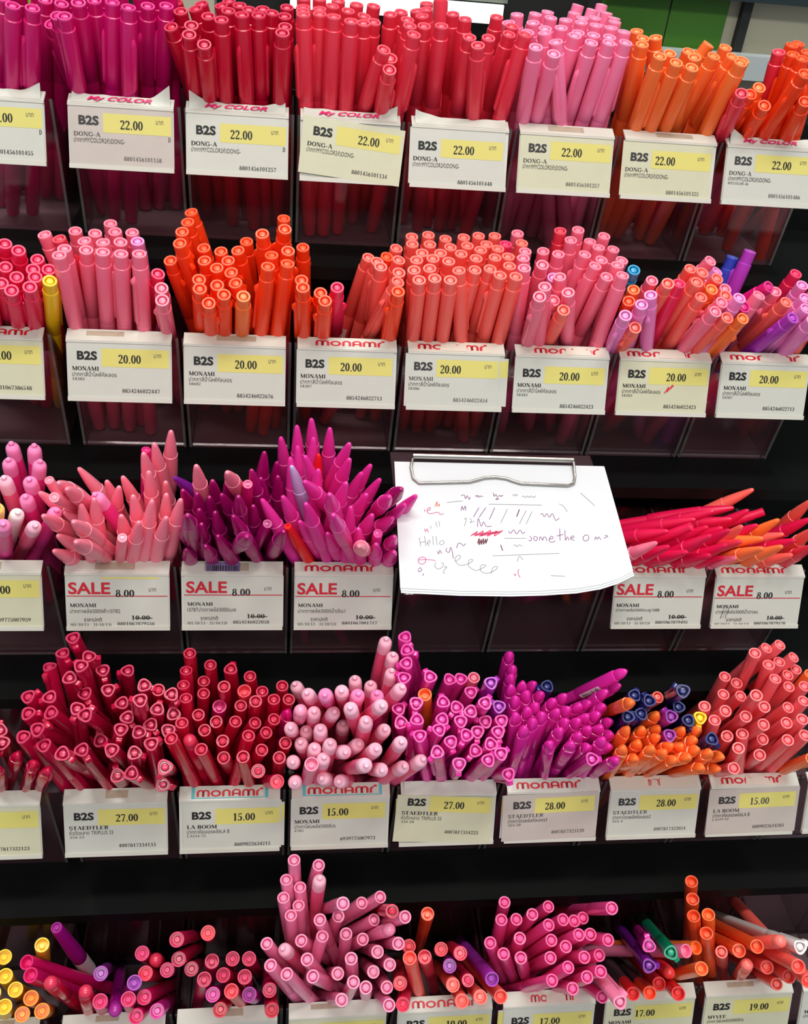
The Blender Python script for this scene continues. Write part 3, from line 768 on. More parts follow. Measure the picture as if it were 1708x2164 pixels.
3 1 D 25 1154 -2140 -2142 1064 -1608 -3499 0
3 1 D 25 1225 -2058 -2307 1117 -1552 -3673 0
3 1 D 25 1306 -2024 -2387 1112 -1386 -3686 0
3 1 D 25 822 -2148 -2192 713 -1811 -3608 0
3 1 D 25 878 -2225 -2158 1031 -1494 -3413 0
3 1 D 25 669 -2115 -2260 1026 -1605 -3581 0
3 1 D 25 1059 -2068 -2360 975 -1628 -3749 0
3 1 D 25 1191 -2116 -2367 1113 -1653 -3749 0
3 1 D 25 1285 -2130 -2404 1205 -1424 -3680 0
3 1 D 25 1035 -2146 -2369 751 -1759 -3748 0
3 1 D 25 1135 -2173 -2363 1084 -1723 -3750 0
3 1 D 25 1211 -2259 -2358 1178 -1828 -3752 0
3 1 D 25 906 -2114 -2496 1060 -1385 -3752 0
3 1 D 25 1007 -2298 -2358 1094 -1622 -3649 0
3 1 D 25 643 -2244 -2373 899 -1837 -3751 0
3 1 D 25 775 -2380 -2281 859 -1652 -3544 0
3 1 D 25 845 -2274 -2380 994 -1796 -3751 0
3 1 D 25 1120 -2275 -2413 981 -1705 -3750 0
3 1 D 25 1104 -2340 -2503 1230 -1598 -3754 0
3 1 D 25 1026 -2325 -2541 906 -1518 -3751 0
3 1 D 25 1326 -2569 -2171 1223 -1689 -3331 0
3 1 D 25 1267 -2345 -2602 1221 -1447 -3752 0
3 1 D 25 526 -2001 -2255 886 -1545 -3595 0
3 1 D 25 540 -2088 -2293 847 -1708 -3668 0
3 1 D 25 613 -2208 -2287 941 -1506 -3524 0
3 1 D 25 528 -2196 -2356 810 -1870 -3751 0
3 2 E 1 1376 -1695 -2236 1362 -1383 -3581 0
3 2 E 1 1356 -1749 -2322 1364 -1755 -3702 0
3 2 E 1 1345 -1830 -2357 1418 -1808 -3735 0
3 2 E 1 1366 -1919 -2373 1362 -1855 -3751 0
3 2 E 1 1358 -2093 -2384 1364 -1917 -3753 0
3 2 E 1 1316 -2245 -2334 1509 -1881 -3651 0
3 2 V 1 1401 -2176 -2418 1547 -1773 -3751 0
3 2 E 1 1492 -1700 -2328 1507 -1383 -3672 0
3 2 E 1 1454 -1747 -2417 1362 -1407 -3751 0
3 2 E 1 1459 -1838 -2424 1362 -1474 -3752 0
3 2 E 1 1436 -1965 -2466 1461 -1464 -3751 0
3 2 E 1 1474 -2031 -2523 1553 -1408 -3751 0
3 2 E 1 1471 -2224 -2456 1628 -1774 -3751 0
3 2 D 1 1612 -1729 -2333 1672 -1386 -3751 0
3 2 E 1 1582 -1891 -2311 1571 -1383 -3594 0
3 2 E 1 1725 -1759 -2367 1824 -1383 -3691 0
3 2 G 2 1695 -1854 -2389 1743 -1387 -3708 0
3 2 G 0 1554 -1912 -2456 1433 -1386 -3748 0
3 2 E 1 1539 -2002 -2485 1601 -1384 -3717 0
3 2 E 1 1677 -1915 -2448 1625 -1465 -3751 0
3 2 E 1 1799 -1844 -2405 1809 -1540 -3751 0
3 2 E 1 1765 -1982 -2338 1689 -1478 -3621 0
3 2 E 1 1652 -2031 -2452 1362 -1642 -3744 0
3 2 E 1 1763 -2020 -2478 1372 -1572 -3724 0
3 2 E 1 1872 -1985 -2490 1516 -1532 -3744 0
3 2 E 1 1868 -1909 -2404 1820 -1616 -3751 0
3 2 E 1 1916 -1779 -2430 1881 -1383 -3752 0
3 2 E 1 1584 -2144 -2484 1538 -1598 -3751 0
3 2 E 1 1591 -2206 -2554 1663 -1523 -3751 0
3 2 E 1 1731 -2169 -2412 1501 -1932 -3752 0
3 2 E 1 1827 -2044 -2537 1424 -1528 -3751 0
3 2 E 1 1703 -2270 -2471 1769 -1762 -3752 0
3 2 E 1 1805 -2191 -2512 1494 -1674 -3753 0
3 2 E 1 1794 -2536 -2260 1774 -1679 -3341 0
3 2 E 1 1937 -2135 -2522 1871 -1512 -3751 0
3 2 E 1 1903 -2231 -2532 1888 -1584 -3751 0
3 2 G 6 1893 -2298 -2660 1693 -1446 -3753 0
3 2 E 1 1956 -1866 -2453 1784 -1431 -3752 0
3 2 F 0 1947 -2001 -2405 1863 -1444 -3752 0
3 3 N 16 1988 -1737 -2454 2371 -1386 -3754 0
3 3 N 16 2053 -1990 -2259 2360 -1386 -3484 0
3 3 N 15 2142 -2215 -2033 2289 -1387 -3151 0
3 3 N 16 2238 -2142 -2081 2358 -1386 -3253 0
3 3 N 16 2351 -1738 -2406 2490 -1386 -3754 0
3 3 N 15 2332 -2159 -2087 2295 -1541 -3343 0
3 3 N 16 2446 -1778 -2412 2549 -1387 -3752 0
3 3 N 15 2450 -2048 -2205 2549 -1597 -3527 0
3 3 V 16 2017 -2139 -2239 2028 -1386 -3419 0
3 3 N 16 2097 -2086 -2308 2102 -1455 -3558 0
3 3 N 16 2209 -2125 -2273 2108 -1406 -3470 0
3 3 N 16 2275 -2299 -2042 2467 -1610 -3246 0
3 3 N 16 1964 -2137 -2386 2050 -1387 -3565 0
3 3 N 16 2055 -2061 -2496 2123 -1443 -3751 0
3 3 N 16 2130 -2179 -2343 2199 -1644 -3635 0
3 3 N 16 2272 -2031 -2484 2313 -1435 -3751 0
3 3 N 16 2373 -2277 -2174 2398 -1656 -3428 0
3 3 N 16 2447 -2317 -2010 2341 -1531 -3163 0
3 3 N 16 2495 -2212 -2324 2396 -1520 -3537 0
3 3 N 16 2022 -2140 -2508 2173 -1513 -3751 0
3 3 N 16 2101 -2220 -2457 2114 -1630 -3727 0
3 3 N 16 2187 -2249 -2385 2173 -1703 -3675 0
3 3 N 16 2350 -2248 -2404 2180 -1520 -3588 0
3 3 N 16 2430 -2387 -2279 2321 -1646 -3462 0
3 3 N 16 2569 -2352 -2264 2535 -1682 -3493 0
3 3 N 16 1979 -2235 -2567 2046 -1387 -3679 0
3 3 G 16 2084 -2300 -2509 2045 -1659 -3753 0
3 3 N 16 2153 -2280 -2473 2112 -1714 -3752 0
3 3 N 16 2270 -2309 -2399 2168 -1429 -3482 0
3 3 N 16 1993 -2301 -2671 2038 -1412 -3752 0
3 3 N 16 2144 -2292 -2646 2479 -1505 -3755 0
3 3 N 16 2245 -2285 -2688 2551 -1436 -3758 0
3 3 N 16 2357 -2560 -2201 2278 -1714 -3314 0
3 3 N 16 2472 -2394 -2456 2465 -1515 -3546 0
3 3 N 16 2618 -2294 -2548 2360 -1630 -3754 0
3 3 N 16 2721 -2287 -2497 2432 -1699 -3735 0
3 3 N 16 2524 -1708 -2108 2467 -1387 -3469 0
3 3 N 16 2564 -1782 -2164 2547 -1387 -3507 0
3 3 N 16 2555 -1848 -2231 2548 -1515 -3591 0
3 3 N 16 2601 -2006 -2202 2339 -1484 -3474 0
3 4 D 19 2636 -1698 -2107 2792 -1386 -3524 0
3 4 D 19 2642 -1774 -2139 2997 -1386 -3501 0
3 4 D 19 2634 -1850 -2172 2877 -1386 -3535 0
3 4 D 19 2620 -1910 -2230 2705 -1493 -3627 0
3 4 D 19 2768 -1939 -2194 2722 -1435 -3564 0
3 4 D 19 2918 -1814 -2351 2828 -1411 -3751 0
3 4 D 19 2989 -1806 -2355 2893 -1386 -3750 0
3 4 E 7 3068 -1804 -2349 3030 -1383 -3662 0
3 4 G 4 2740 -1989 -2291 2935 -1511 -3593 0
3 4 D 14 3129 -1962 -2227 3210 -1386 -3566 0
3 4 D 14 3184 -2033 -2353 3160 -1398 -3667 0
3 4 D 19 2846 -2028 -2311 2859 -1603 -3708 0
3 4 D 19 3041 -1890 -2383 2966 -1386 -3751 0
3 4 D 19 2683 -2053 -2292 2777 -1465 -3625 0
3 4 D 19 2593 -2011 -2385 2740 -1517 -3751 0
3 4 D 19 2935 -2016 -2371 2917 -1540 -3751 0
3 4 D 19 3009 -2066 -2354 3031 -1450 -3677 0
3 4 D 19 3082 -2075 -2273 3117 -1386 -3560 0
3 4 D 19 2592 -2132 -2365 2875 -1507 -3654 0
3 4 D 19 2679 -2152 -2318 2726 -1879 -3751 0
3 4 D 19 2836 -2114 -2361 2705 -1631 -3733 0
3 4 D 19 2946 -2116 -2380 2922 -1615 -3752 0
3 4 D 19 3106 -2078 -2431 3092 -1386 -3716 0
3 4 D 19 3196 -2096 -2405 3135 -1454 -3715 0
3 4 D 19 2691 -2229 -2367 2965 -1856 -3751 0
3 4 D 19 2812 -2176 -2381 2685 -1693 -3753 0
3 4 D 19 2970 -2205 -2397 2848 -1674 -3751 0
3 4 D 19 3052 -2136 -2452 3077 -1471 -3752 0
3 4 D 19 3111 -2241 -2436 3132 -1608 -3751 0
3 4 D 19 3158 -2186 -2396 3135 -1539 -3705 0
3 4 D 19 2880 -2220 -2435 2783 -1596 -3752 0
3 4 D 19 2790 -2293 -2434 3070 -1733 -3753 0
3 4 D 19 2905 -2379 -2436 3079 -1595 -3655 0
3 4 D 19 3033 -2227 -2510 2982 -1461 -3751 0
3 4 D 19 3085 -2333 -2465 3064 -1644 -3752 0
3 4 D 19 3157 -2316 -2431 3142 -1694 -3751 0
3 4 D 19 3231 -2312 -2626 3205 -1384 -3753 0
3 5 F 26 3296 -1698 -2244 3356 -1381 -3668 0
3 5 F 26 3313 -1757 -2300 3355 -1605 -3751 0
3 5 F 26 3288 -1828 -2303 3369 -1667 -3751 0
3 5 F 26 3273 -1907 -2306 3378 -1729 -3751 0
3 5 F 26 3284 -2000 -2309 3371 -1791 -3751 0
3 5 F 26 3265 -2115 -2323 3401 -1846 -3751 0
3 5 F 26 3350 -1883 -2306 3427 -1690 -3751 0
3 5 F 26 3438 -1841 -2357 3340 -1418 -3751 0
3 5 F 26 3360 -1959 -2308 3435 -1753 -3751 0
3 5 F 26 3469 -1918 -2363 3368 -1476 -3751 0
3 5 F 26 3399 -2042 -2321 3498 -1766 -3751 0
3 5 F 26 3344 -2077 -2320 3455 -1812 -3751 0
3 5 F 26 3423 -2115 -2321 3513 -1835 -3751 0
3 5 F 26 3360 -2160 -2322 3456 -1876 -3751 0
3 5 F 26 3299 -2213 -2327 3367 -1900 -3751 0
3 5 F 26 3527 -1990 -2348 3437 -1596 -3751 0
3 5 F 26 3611 -1935 -2366 3414 -1520 -3751 0
3 5 F 26 3532 -2066 -2353 3478 -1650 -3751 0
3 5 F 26 3704 -1978 -2409 3458 -1459 -3751 0
3 5 F 26 3609 -2035 -2370 3497 -1577 -3751 0
3 5 F 26 3780 -1932 -2438 3459 -1381 -3751 0
3 5 F 26 3848 -1992 -2403 3649 -1468 -3751 0
3 5 F 26 3802 -2045 -2413 3585 -1502 -3751 0
3 5 F 26 3732 -2055 -2419 3513 -1497 -3751 0
3 5 F 26 3656 -2114 -2387 3571 -1601 -3751 0
3 5 F 26 3574 -2131 -2367 3541 -1668 -3751 0
3 5 F 26 3522 -2199 -2366 3556 -1738 -3751 0
3 5 F 26 3446 -2272 -2395 3702 -1796 -3752 0
3 5 F 26 3581 -2268 -2409 3690 -1705 -3751 0
3 5 F 26 3644 -2203 -2410 3661 -1626 -3751 0
3 5 F 26 3692 -2257 -2454 3767 -1563 -3737 0
3 5 F 26 3719 -2149 -2421 3663 -1551 -3751 0
3 5 F 26 3801 -2130 -2435 3709 -1505 -3751 0
3 5 F 26 3759 -2272 -2370 3831 -1806 -3751 0
3 5 F 26 3886 -2059 -2464 3757 -1381 -3751 0
3 5 F 26 3868 -2142 -2483 3875 -1420 -3751 0
3 5 F 26 3847 -2212 -2511 3787 -1444 -3751 0
3 5 F 26 3848 -2337 -2479 3875 -1623 -3752 0
3 5 D 26 3699 -2333 -2475 3736 -1624 -3751 0
3 5 F 26 3957 -1919 -2182 3364 -1381 -3403 1
3 5 F 26 3975 -1864 -2362 3395 -1381 -3612 0
3 5 F 26 3874 -1920 -2353 3540 -1459 -3698 0
3 5 D 27 3515 -1864 -2365 3407 -1419 -3751 0
3 6 F 4 3930 -2188 -2378 4039 -1703 -3751 0
3 6 F 4 4054 -2152 -2431 4079 -1529 -3752 0
3 6 F 4 4154 -2080 -2389 4181 -1381 -3670 0
3 6 F 4 4171 -2113 -2472 4139 -1408 -3749 0
3 6 F 4 4146 -2179 -2471 4127 -1478 -3752 0
3 6 F 4 4007 -2229 -2463 4215 -1573 -3751 0
3 6 F 4 3885 -2299 -2418 4090 -1743 -3752 0
3 6 F 4 4056 -2308 -2412 4148 -1734 -3752 0
3 6 F 4 3882 -2227 -2113 4007 -1381 -3296 0
3 6 F 4 4142 -2308 -2453 4176 -1642 -3752 0
3 6 F 4 3976 -2307 -2505 4137 -1564 -3751 0
3 6 F 4 4201 -2342 -2478 4242 -1629 -3752 0
3 6 F 4 4310 -2144 -2453 4357 -1479 -3751 0
3 6 F 4 4399 -2156 -2438 4493 -1525 -3751 0
3 6 F 4 4360 -2220 -2452 4321 -1556 -3751 0
3 6 F 4 4281 -2345 -2458 4242 -1550 -3682 0
3 6 F 4 4350 -2289 -2454 4302 -1622 -3751 0
3 6 F 4 4415 -2320 -2448 4535 -1676 -3752 0
3 6 F 4 4208 -2245 -2473 4192 -1485 -3719 0
3 6 F 4 4279 -2240 -2489 4270 -1460 -3723 0
3 6 F 4 4384 -2353 -2548 4395 -1528 -3752 0
3 6 F 4 4523 -2307 -2624 4535 -1380 -3752 0
3 6 F 4 4519 -2300 -2521 4535 -1381 -3655 0
3 6 D 27 4035 -1962 -2347 4005 -1438 -3710 0
3 6 D 27 4096 -2037 -2314 4073 -1485 -3665 0
3 6 D 27 3955 -2108 -2372 4035 -1635 -3751 0
3 6 D 27 4050 -2079 -2381 4005 -1507 -3724 0
3 6 D 27 4155 -2239 -2013 4485 -1386 -3151 0
3 6 D 27 4318 -2000 -2414 4328 -1415 -3752 0
3 6 D 27 4359 -2084 -2442 4402 -1427 -3745 0
3 6 D 27 4439 -2253 -2413 4468 -1611 -3725 0
3 6 E 10 4181 -1973 -2357 4002 -1383 -3592 0
3 6 D 14 4228 -2105 -2379 4259 -1386 -3649 0
3 6 D 14 4236 -2147 -2501 4218 -1394 -3751 0
3 6 D 11 4435 -2075 -2430 4471 -1453 -3751 0
3 7 E 29 4789 -1828 -2131 5019 -1482 -3447 0
3 7 E 29 4945 -1703 -2213 4662 -1383 -3525 0
3 7 E 29 5031 -1697 -2192 4735 -1383 -3503 0
3 7 E 29 4922 -1816 -2246 5133 -1604 -3594 0
3 7 E 29 5038 -1746 -2292 5041 -1510 -3652 0
3 7 E 29 5164 -1694 -2306 4773 -1383 -3593 0
3 7 E 29 5138 -1746 -2414 5059 -1383 -3743 0
3 7 E 29 5211 -1703 -2408 5180 -1389 -3751 0
3 7 E 29 4949 -1891 -2292 4960 -1734 -3663 0
3 7 E 29 4712 -1749 -2420 4839 -1409 -3752 0
3 7 E 29 4776 -1796 -2430 4906 -1419 -3751 0
3 7 E 29 5112 -1833 -2429 5110 -1436 -3751 0
3 7 E 29 5199 -1854 -2403 5191 -1560 -3751 0
3 7 E 29 4650 -1893 -2426 4771 -1533 -3753 0
3 7 E 29 4777 -1884 -2455 4732 -1414 -3752 0
3 7 E 29 4690 -2129 -2178 4934 -1628 -3440 0
3 7 E 29 4477 -2008 -2403 4772 -1749 -3726 0
3 7 E 29 4573 -2083 -2364 4693 -1421 -3570 0
3 7 E 29 4672 -2145 -2345 4839 -1515 -3562 0
3 7 E 29 4826 -2065 -2353 4958 -1443 -3578 0
3 7 E 29 5054 -1978 -2460 4971 -1498 -3751 0
3 7 E 29 5133 -1983 -2396 5096 -1716 -3749 0
3 7 E 29 4515 -2101 -2425 4759 -1810 -3751 0
3 7 E 29 4768 -2196 -2361 4844 -1574 -3590 0
3 7 E 29 4966 -2130 -2426 5065 -1557 -3678 0
3 7 E 29 5039 -2151 -2370 5104 -1788 -3700 0
3 7 E 29 4605 -2146 -2520 4951 -1628 -3751 0
3 7 E 29 4675 -2173 -2467 5104 -1911 -3752 0
3 7 E 29 4830 -2166 -2531 4918 -1529 -3751 0
3 7 E 29 4941 -2232 -2463 5046 -1750 -3751 0
3 7 E 29 5043 -2225 -2429 5069 -1830 -3751 0
3 7 E 29 4635 -2247 -2509 4985 -1759 -3751 0
3 7 E 29 4803 -2234 -2594 5134 -1559 -3752 0
3 7 E 29 4624 -2298 -2633 4838 -1520 -3753 0
3 7 E 4 5283 -1752 -2402 5138 -1506 -3752 0
3 7 E 4 5097 -2298 -2560 5193 -1613 -3753 0
4 0 G 11 374 -2762 -3567 -14 -2159 -4769 1
4 0 G 11 573 -2715 -3540 349 -2270 -4848 0
4 0 G 11 401 -2869 -3574 170 -2337 -4848 0
4 0 G 11 468 -2939 -3594 274 -2347 -4848 0
4 0 G 28 562 -2991 -3594 340 -2409 -4848 0
4 0 G 11 433 -3036 -3584 151 -2505 -4848 0
4 0 G 28 523 -3055 -3640 211 -2420 -4848 0
4 0 G 28 632 -3058 -3608 420 -2446 -4848 0
4 0 G 11 365 -2973 -3553 56 -2539 -4848 0
4 0 G 11 326 -2836 -3536 -14 -2486 -4848 0
4 1 Q 32 641 -2633 -3505 749 -2339 -4849 0
4 1 G 30 497 -2790 -3583 908 -2354 -4848 0
4 1 G 30 542 -2883 -3551 815 -2431 -4848 0
4 1 V 1 687 -3004 -3407 712 -2558 -4734 0
4 1 V 1 862 -3003 -3516 705 -2606 -4849 0
4 1 G 14 908 -2846 -3640 739 -2159 -4848 0
4 1 G 30 942 -3043 -3565 774 -2512 -4849 0
4 1 V 32 1000 -3010 -3752 822 -2158 -4848 0
4 1 G 30 1093 -3042 -3557 966 -2517 -4849 0
4 1 G 30 1167 -2994 -3642 1229 -2287 -4848 0
4 1 G 30 1131 -3085 -3669 1151 -2330 -4848 0
4 1 G 26 1246 -3079 -3634 1219 -2384 -4849 0
4 1 G 30 1136 -2780 -3561 1030 -2159 -4811 0
4 1 V 1 1210 -2797 -3607 1108 -2158 -4848 0
4 1 G 6 1163 -2879 -3599 1108 -2252 -4849 0
4 1 G 30 1281 -2858 -3613 1179 -2207 -4848 0
4 1 G 14 1116 -2957 -3546 904 -2443 -4830 0
4 2 G 31 1354 -2870 -3273 1367 -2159 -4479 0
4 2 G 2 1520 -2828 -3292 1444 -2159 -4519 0
4 2 G 31 1357 -2889 -3444 1368 -2159 -4638 0
4 2 G 31 1416 -2849 -3631 1366 -2159 -4848 0
4 2 G 31 1536 -2858 -3539 1435 -2372 -4848 0
4 2 G 31 1650 -2823 -3587 1581 -2219 -4848 0
4 2 G 31 1744 -2834 -3575 1774 -2252 -4848 0
4 2 G 31 1500 -2962 -3538 1366 -2486 -4848 0
4 2 G 31 1601 -2917 -3587 1721 -2321 -4848 0
4 2 G 31 1724 -2953 -3549 1719 -2431 -4848 0
4 2 G 26 1548 -3013 -3613 1536 -2353 -4848 0
4 2 G 2 1653 -3034 -3543 1758 -2538 -4848 0
4 2 G 32 1752 -3040 -3580 1819 -2451 -4848 0
4 2 G 1 1591 -3082 -3650 1642 -2360 -4848 0
4 2 G 31 1864 -2966 -3689 1849 -2181 -4848 0
4 2 G 1 1879 -3077 -3697 1851 -2281 -4848 0
4 3 E 33 1997 -2467 -3170 2059 -2284 -4536 0
4 3 E 33 2144 -2465 -3233 2034 -2155 -4573 0
4 3 N 16 2149 -2545 -3233 2118 -2314 -4614 0
4 3 E 33 1953 -2504 -3309 2082 -2397 -4679 0
4 3 E 33 2036 -2511 -3382 2144 -2438 -4756 0
4 3 E 33 1938 -2571 -3388 2058 -2460 -4758 0
4 3 E 33 2029 -2573 -3474 2124 -2496 -4848 0
4 3 E 33 1983 -2635 -3474 2044 -2524 -4848 0
4 3 E 33 2150 -2708 -3410 2389 -2415 -4738 0
4 3 E 33 2267 -2626 -3520 2181 -2268 -4850 0
4 3 E 33 2263 -2830 -3048 2170 -2155 -4248 0
4 3 E 33 2412 -2560 -3496 2022 -2155 -4757 0
4 3 E 33 2516 -2582 -3405 2120 -2155 -4656 0
4 3 E 33 2492 -2601 -3619 2054 -2155 -4849 0
4 3 E 1 2535 -2869 -3077 2553 -2155 -4258 0
4 3 E 33 2645 -2748 -3350 2371 -2155 -4565 0
4 3 V 33 2570 -2755 -3463 2297 -2158 -4700 0
4 3 E 33 2604 -2851 -3454 2535 -2155 -4644 0
4 3 E 33 2167 -2769 -3481 2022 -2654 -4849 0
4 3 E 33 2306 -2751 -3499 2342 -2464 -4848 0
4 3 E 33 2412 -2735 -3597 2270 -2171 -4848 0
4 3 E 33 2044 -2754 -3547 2388 -2294 -4802 0
4 3 E 33 1843 -2771 -3531 2184 -2542 -4848 0
4 3 N 16 1936 -2793 -3549 2296 -2417 -4848 0
4 3 E 33 2074 -2909 -3473 2376 -2541 -4768 0
4 3 E 33 1867 -2900 -3534 2233 -2692 -4848 0
4 3 E 33 1960 -2946 -3554 2359 -2683 -4848 0
4 3 E 33 2105 -3004 -3484 2463 -2519 -4726 0
4 3 E 33 2488 -2849 -3538 2484 -2155 -4731 0
4 3 E 33 2329 -2899 -3505 2451 -2608 -4848 0
4 3 E 33 2561 -2896 -3602 2548 -2155 -4766 0
4 3 E 33 2469 -2897 -3672 2485 -2176 -4848 0
4 3 E 33 2257 -2918 -3631 2251 -2268 -4848 0
4 3 E 33 2338 -3018 -3542 2327 -2576 -4849 0
4 3 E 33 2409 -3037 -3573 2522 -2522 -4848 0
4 3 E 33 2547 -2970 -3718 2553 -2178 -4848 0
4 3 E 33 2273 -3069 -3637 2173 -2424 -4853 0
4 3 E 33 2551 -3076 -3715 2499 -2291 -4848 0
4 4 G 34 2809 -2627 -3533 2922 -2159 -4848 0
4 4 G 2 2684 -2792 -3596 2844 -2187 -4848 0
4 4 G 10 2666 -2919 -3491 2948 -2722 -4848 0
4 4 G 2 2763 -2887 -3548 3012 -2432 -4848 0
4 4 G 2 2878 -2810 -3613 3074 -2159 -4837 0
4 4 G 6 2980 -2869 -3561 3140 -2159 -4757 0
4 4 G 14 2923 -2894 -3651 3144 -2202 -4848 0
4 4 G 2 2621 -2972 -3674 2767 -2223 -4848 0
4 4 G 6 2631 -3074 -3718 2853 -2278 -4848 0
4 4 G 10 2931 -2999 -3671 3041 -2249 -4848 0
4 4 E 6 3025 -2973 -3678 3193 -2260 -4848 0
4 4 G 14 3149 -3020 -3586 3209 -2159 -4688 0
4 4 G 10 2976 -3081 -3701 3114 -2292 -4849 0
4 4 G 10 3081 -3081 -3665 3209 -2344 -4848 0
4 4 G 10 3218 -3050 -3738 3205 -2159 -4817 0
4 5 E 35 3294 -2578 -3522 3454 -2233 -4848 0
4 5 E 35 3248 -2705 -3498 3406 -2467 -4848 0
4 5 E 35 3351 -2686 -3534 3342 -2264 -4848 0
4 5 E 35 3455 -2661 -3530 3513 -2257 -4848 0
4 5 E 35 3573 -2603 -3549 3451 -2155 -4848 0
4 5 E 35 3536 -2746 -3507 3342 -2348 -4814 0
4 5 E 35 3829 -2850 -3174 3873 -2155 -4366 0
4 5 E 35 3639 -2705 -3528 3522 -2191 -4804 0
4 5 E 35 3715 -2702 -3552 3575 -2250 -4848 0
4 5 E 35 3785 -2669 -3580 3610 -2155 -4848 0
4 5 E 35 3348 -2808 -3533 3500 -2419 -4848 0
4 5 E 35 3168 -2815 -3555 3545 -2514 -4848 0
4 5 E 35 3241 -2878 -3573 3620 -2511 -4848 0
4 5 E 35 3339 -2910 -3567 3691 -2537 -4848 0
4 5 E 35 3546 -2816 -3557 3487 -2331 -4848 0
4 5 E 35 3621 -2867 -3543 3611 -2419 -4848 0
4 5 E 35 3696 -2836 -3472 3553 -2344 -4754 0
4 5 E 35 3771 -2830 -3484 3763 -2342 -4775 0
4 5 E 35 3861 -2884 -3461 3772 -2155 -4629 0
4 5 E 35 3522 -2913 -3578 3554 -2376 -4848 0
4 5 E 35 3605 -2995 -3539 3398 -2612 -4848 0
4 5 E 35 3722 -2932 -3555 3669 -2248 -4753 0
4 5 E 35 3833 -2899 -3601 3637 -2342 -4848 0
4 5 E 35 3505 -3043 -3589 3342 -2502 -4848 0
4 5 E 35 3714 -3042 -3573 3747 -2515 -4848 0
4 5 E 35 3791 -3034 -3533 3747 -2427 -4771 0
4 5 E 35 3633 -3071 -3643 3686 -2401 -4848 0
4 5 E 35 3847 -3062 -3782 3838 -2186 -4848 0
4 5 D 16 3849 -3230 -3510 3870 -2157 -4501 0
4 6 D 26 4095 -2936 -3451 4515 -2158 -4612 0
4 6 D 36 4180 -3028 -3370 4530 -2158 -4489 0
4 6 D 22 4059 -3057 -3453 4361 -2158 -4563 0
4 6 V 21 4280 -2979 -3711 4530 -2158 -4817 0
4 6 K 21 4037 -3058 -3771 4286 -2199 -4848 0
4 6 K 5 4129 -3073 -3739 4353 -2249 -4848 0
4 6 G 21 4214 -3010 -3763 4455 -2159 -4848 0
4 6 G 21 4261 -3135 -3638 4529 -2311 -4738 0
4 6 G 3 4409 -2868 -3660 4047 -2203 -4838 0
4 6 G 4 4426 -3026 -3574 4529 -2456 -4848 0
4 6 G 4 4488 -2843 -3675 4119 -2159 -4840 0
4 7 G 34 4535 -2488 -3520 4934 -2298 -4848 0
4 7 G 34 4504 -2605 -3527 4908 -2379 -4848 0
4 7 G 34 4471 -2717 -3528 4929 -2640 -4848 0
4 7 G 4 4567 -2714 -3524 5003 -2591 -4848 0
4 7 G 34 4521 -2823 -3545 5009 -2674 -4848 0
4 7 E 10 4620 -2895 -3640 5148 -2485 -4848 0
4 7 G 34 4685 -2944 -3543 4986 -2159 -4663 0
4 7 G 34 4747 -2985 -3427 5000 -2159 -4529 0
4 7 V 10 4877 -2998 -3354 4928 -2350 -4594 0
4 7 D 37 4960 -3051 -3333 5063 -2158 -4484 0
4 7 V 10 4728 -3004 -3588 5149 -2562 -4848 0
4 7 G 10 4902 -2977 -3695 5141 -2159 -4806 0
4 7 G 10 4990 -3067 -3646 5189 -2158 -4693 0
4 7 G 10 4888 -3172 -3319 5082 -2314 -4409 0
4 7 E 10 4963 -3046 -3773 5178 -2208 -4848 0
4 7 G 10 4967 -3211 -3419 5189 -2159 -4315 0
'''
CNAMES = list(COLS)
STICK = {t: (label_patch('barcode_sticker', RAD[t]*(1.17 if t == 'F' else 1.035), z-9, z+9, -.75, .75), bars_patch(RAD[t]*(1.18 if t == 'F' else 1.045), z-7.5, z+7.5, -.6, .25)) for t, z in (('B', LEN['B']-68), ('F', LEN['F']-32), ('G', LEN['G']-24))}
STICKLOW = (label_patch('barcode_sticker', RAD['B']*1.035, 38, 50, -.6, .6), bars_patch(RAD['B']*1.045, 39, 49, -.45, .2))
def pen_labels(D):
    bins = {}
    for i, d in enumerate(D): bins.setdefault((d[0], d[1]), []).append(i)
    lab = {}
    for (r, c), ids in bins.items():
        sub = {}
        for i in ids: sub.setdefault((D[i][3], NOUN[D[i][2]][1]), []).append(i)
        place = '%s bin, %s tier' % (ORD[c], TIER[r])
        for (cn, noun), g in sub.items():
            if len(g) == 1:
                lab[g[0]] = 'only %s %s in %s' % (cn, noun, place); continue
            def uv(i):
                q = Vector(D[i][4:7])-Vector(CAM); return (q.dot(RIGHT)/q.dot(FWD), q.dot(DOWN)/q.dot(FWD))
            g = sorted(g, key=lambda i: -uv(i)[1])                   # front of the box first
            nl = max(1, round(len(g)/6)); per = math.ceil(len(g)/nl)
            for k in range(nl):
                line = sorted(g[k*per:(k+1)*per], key=lambda i: uv(i)[0])
                for q, i in enumerate(line):
                    if nl == 1: lab[i] = '%s %s, %s of its colour from left, %s' % (cn, noun, ORD[q], place)
                    else: lab[i] = '%s %s, %s from left in %s line, %s' % (cn, noun, ORD[q], 'front' if k == 0 else ORD[k], place)
    return lab
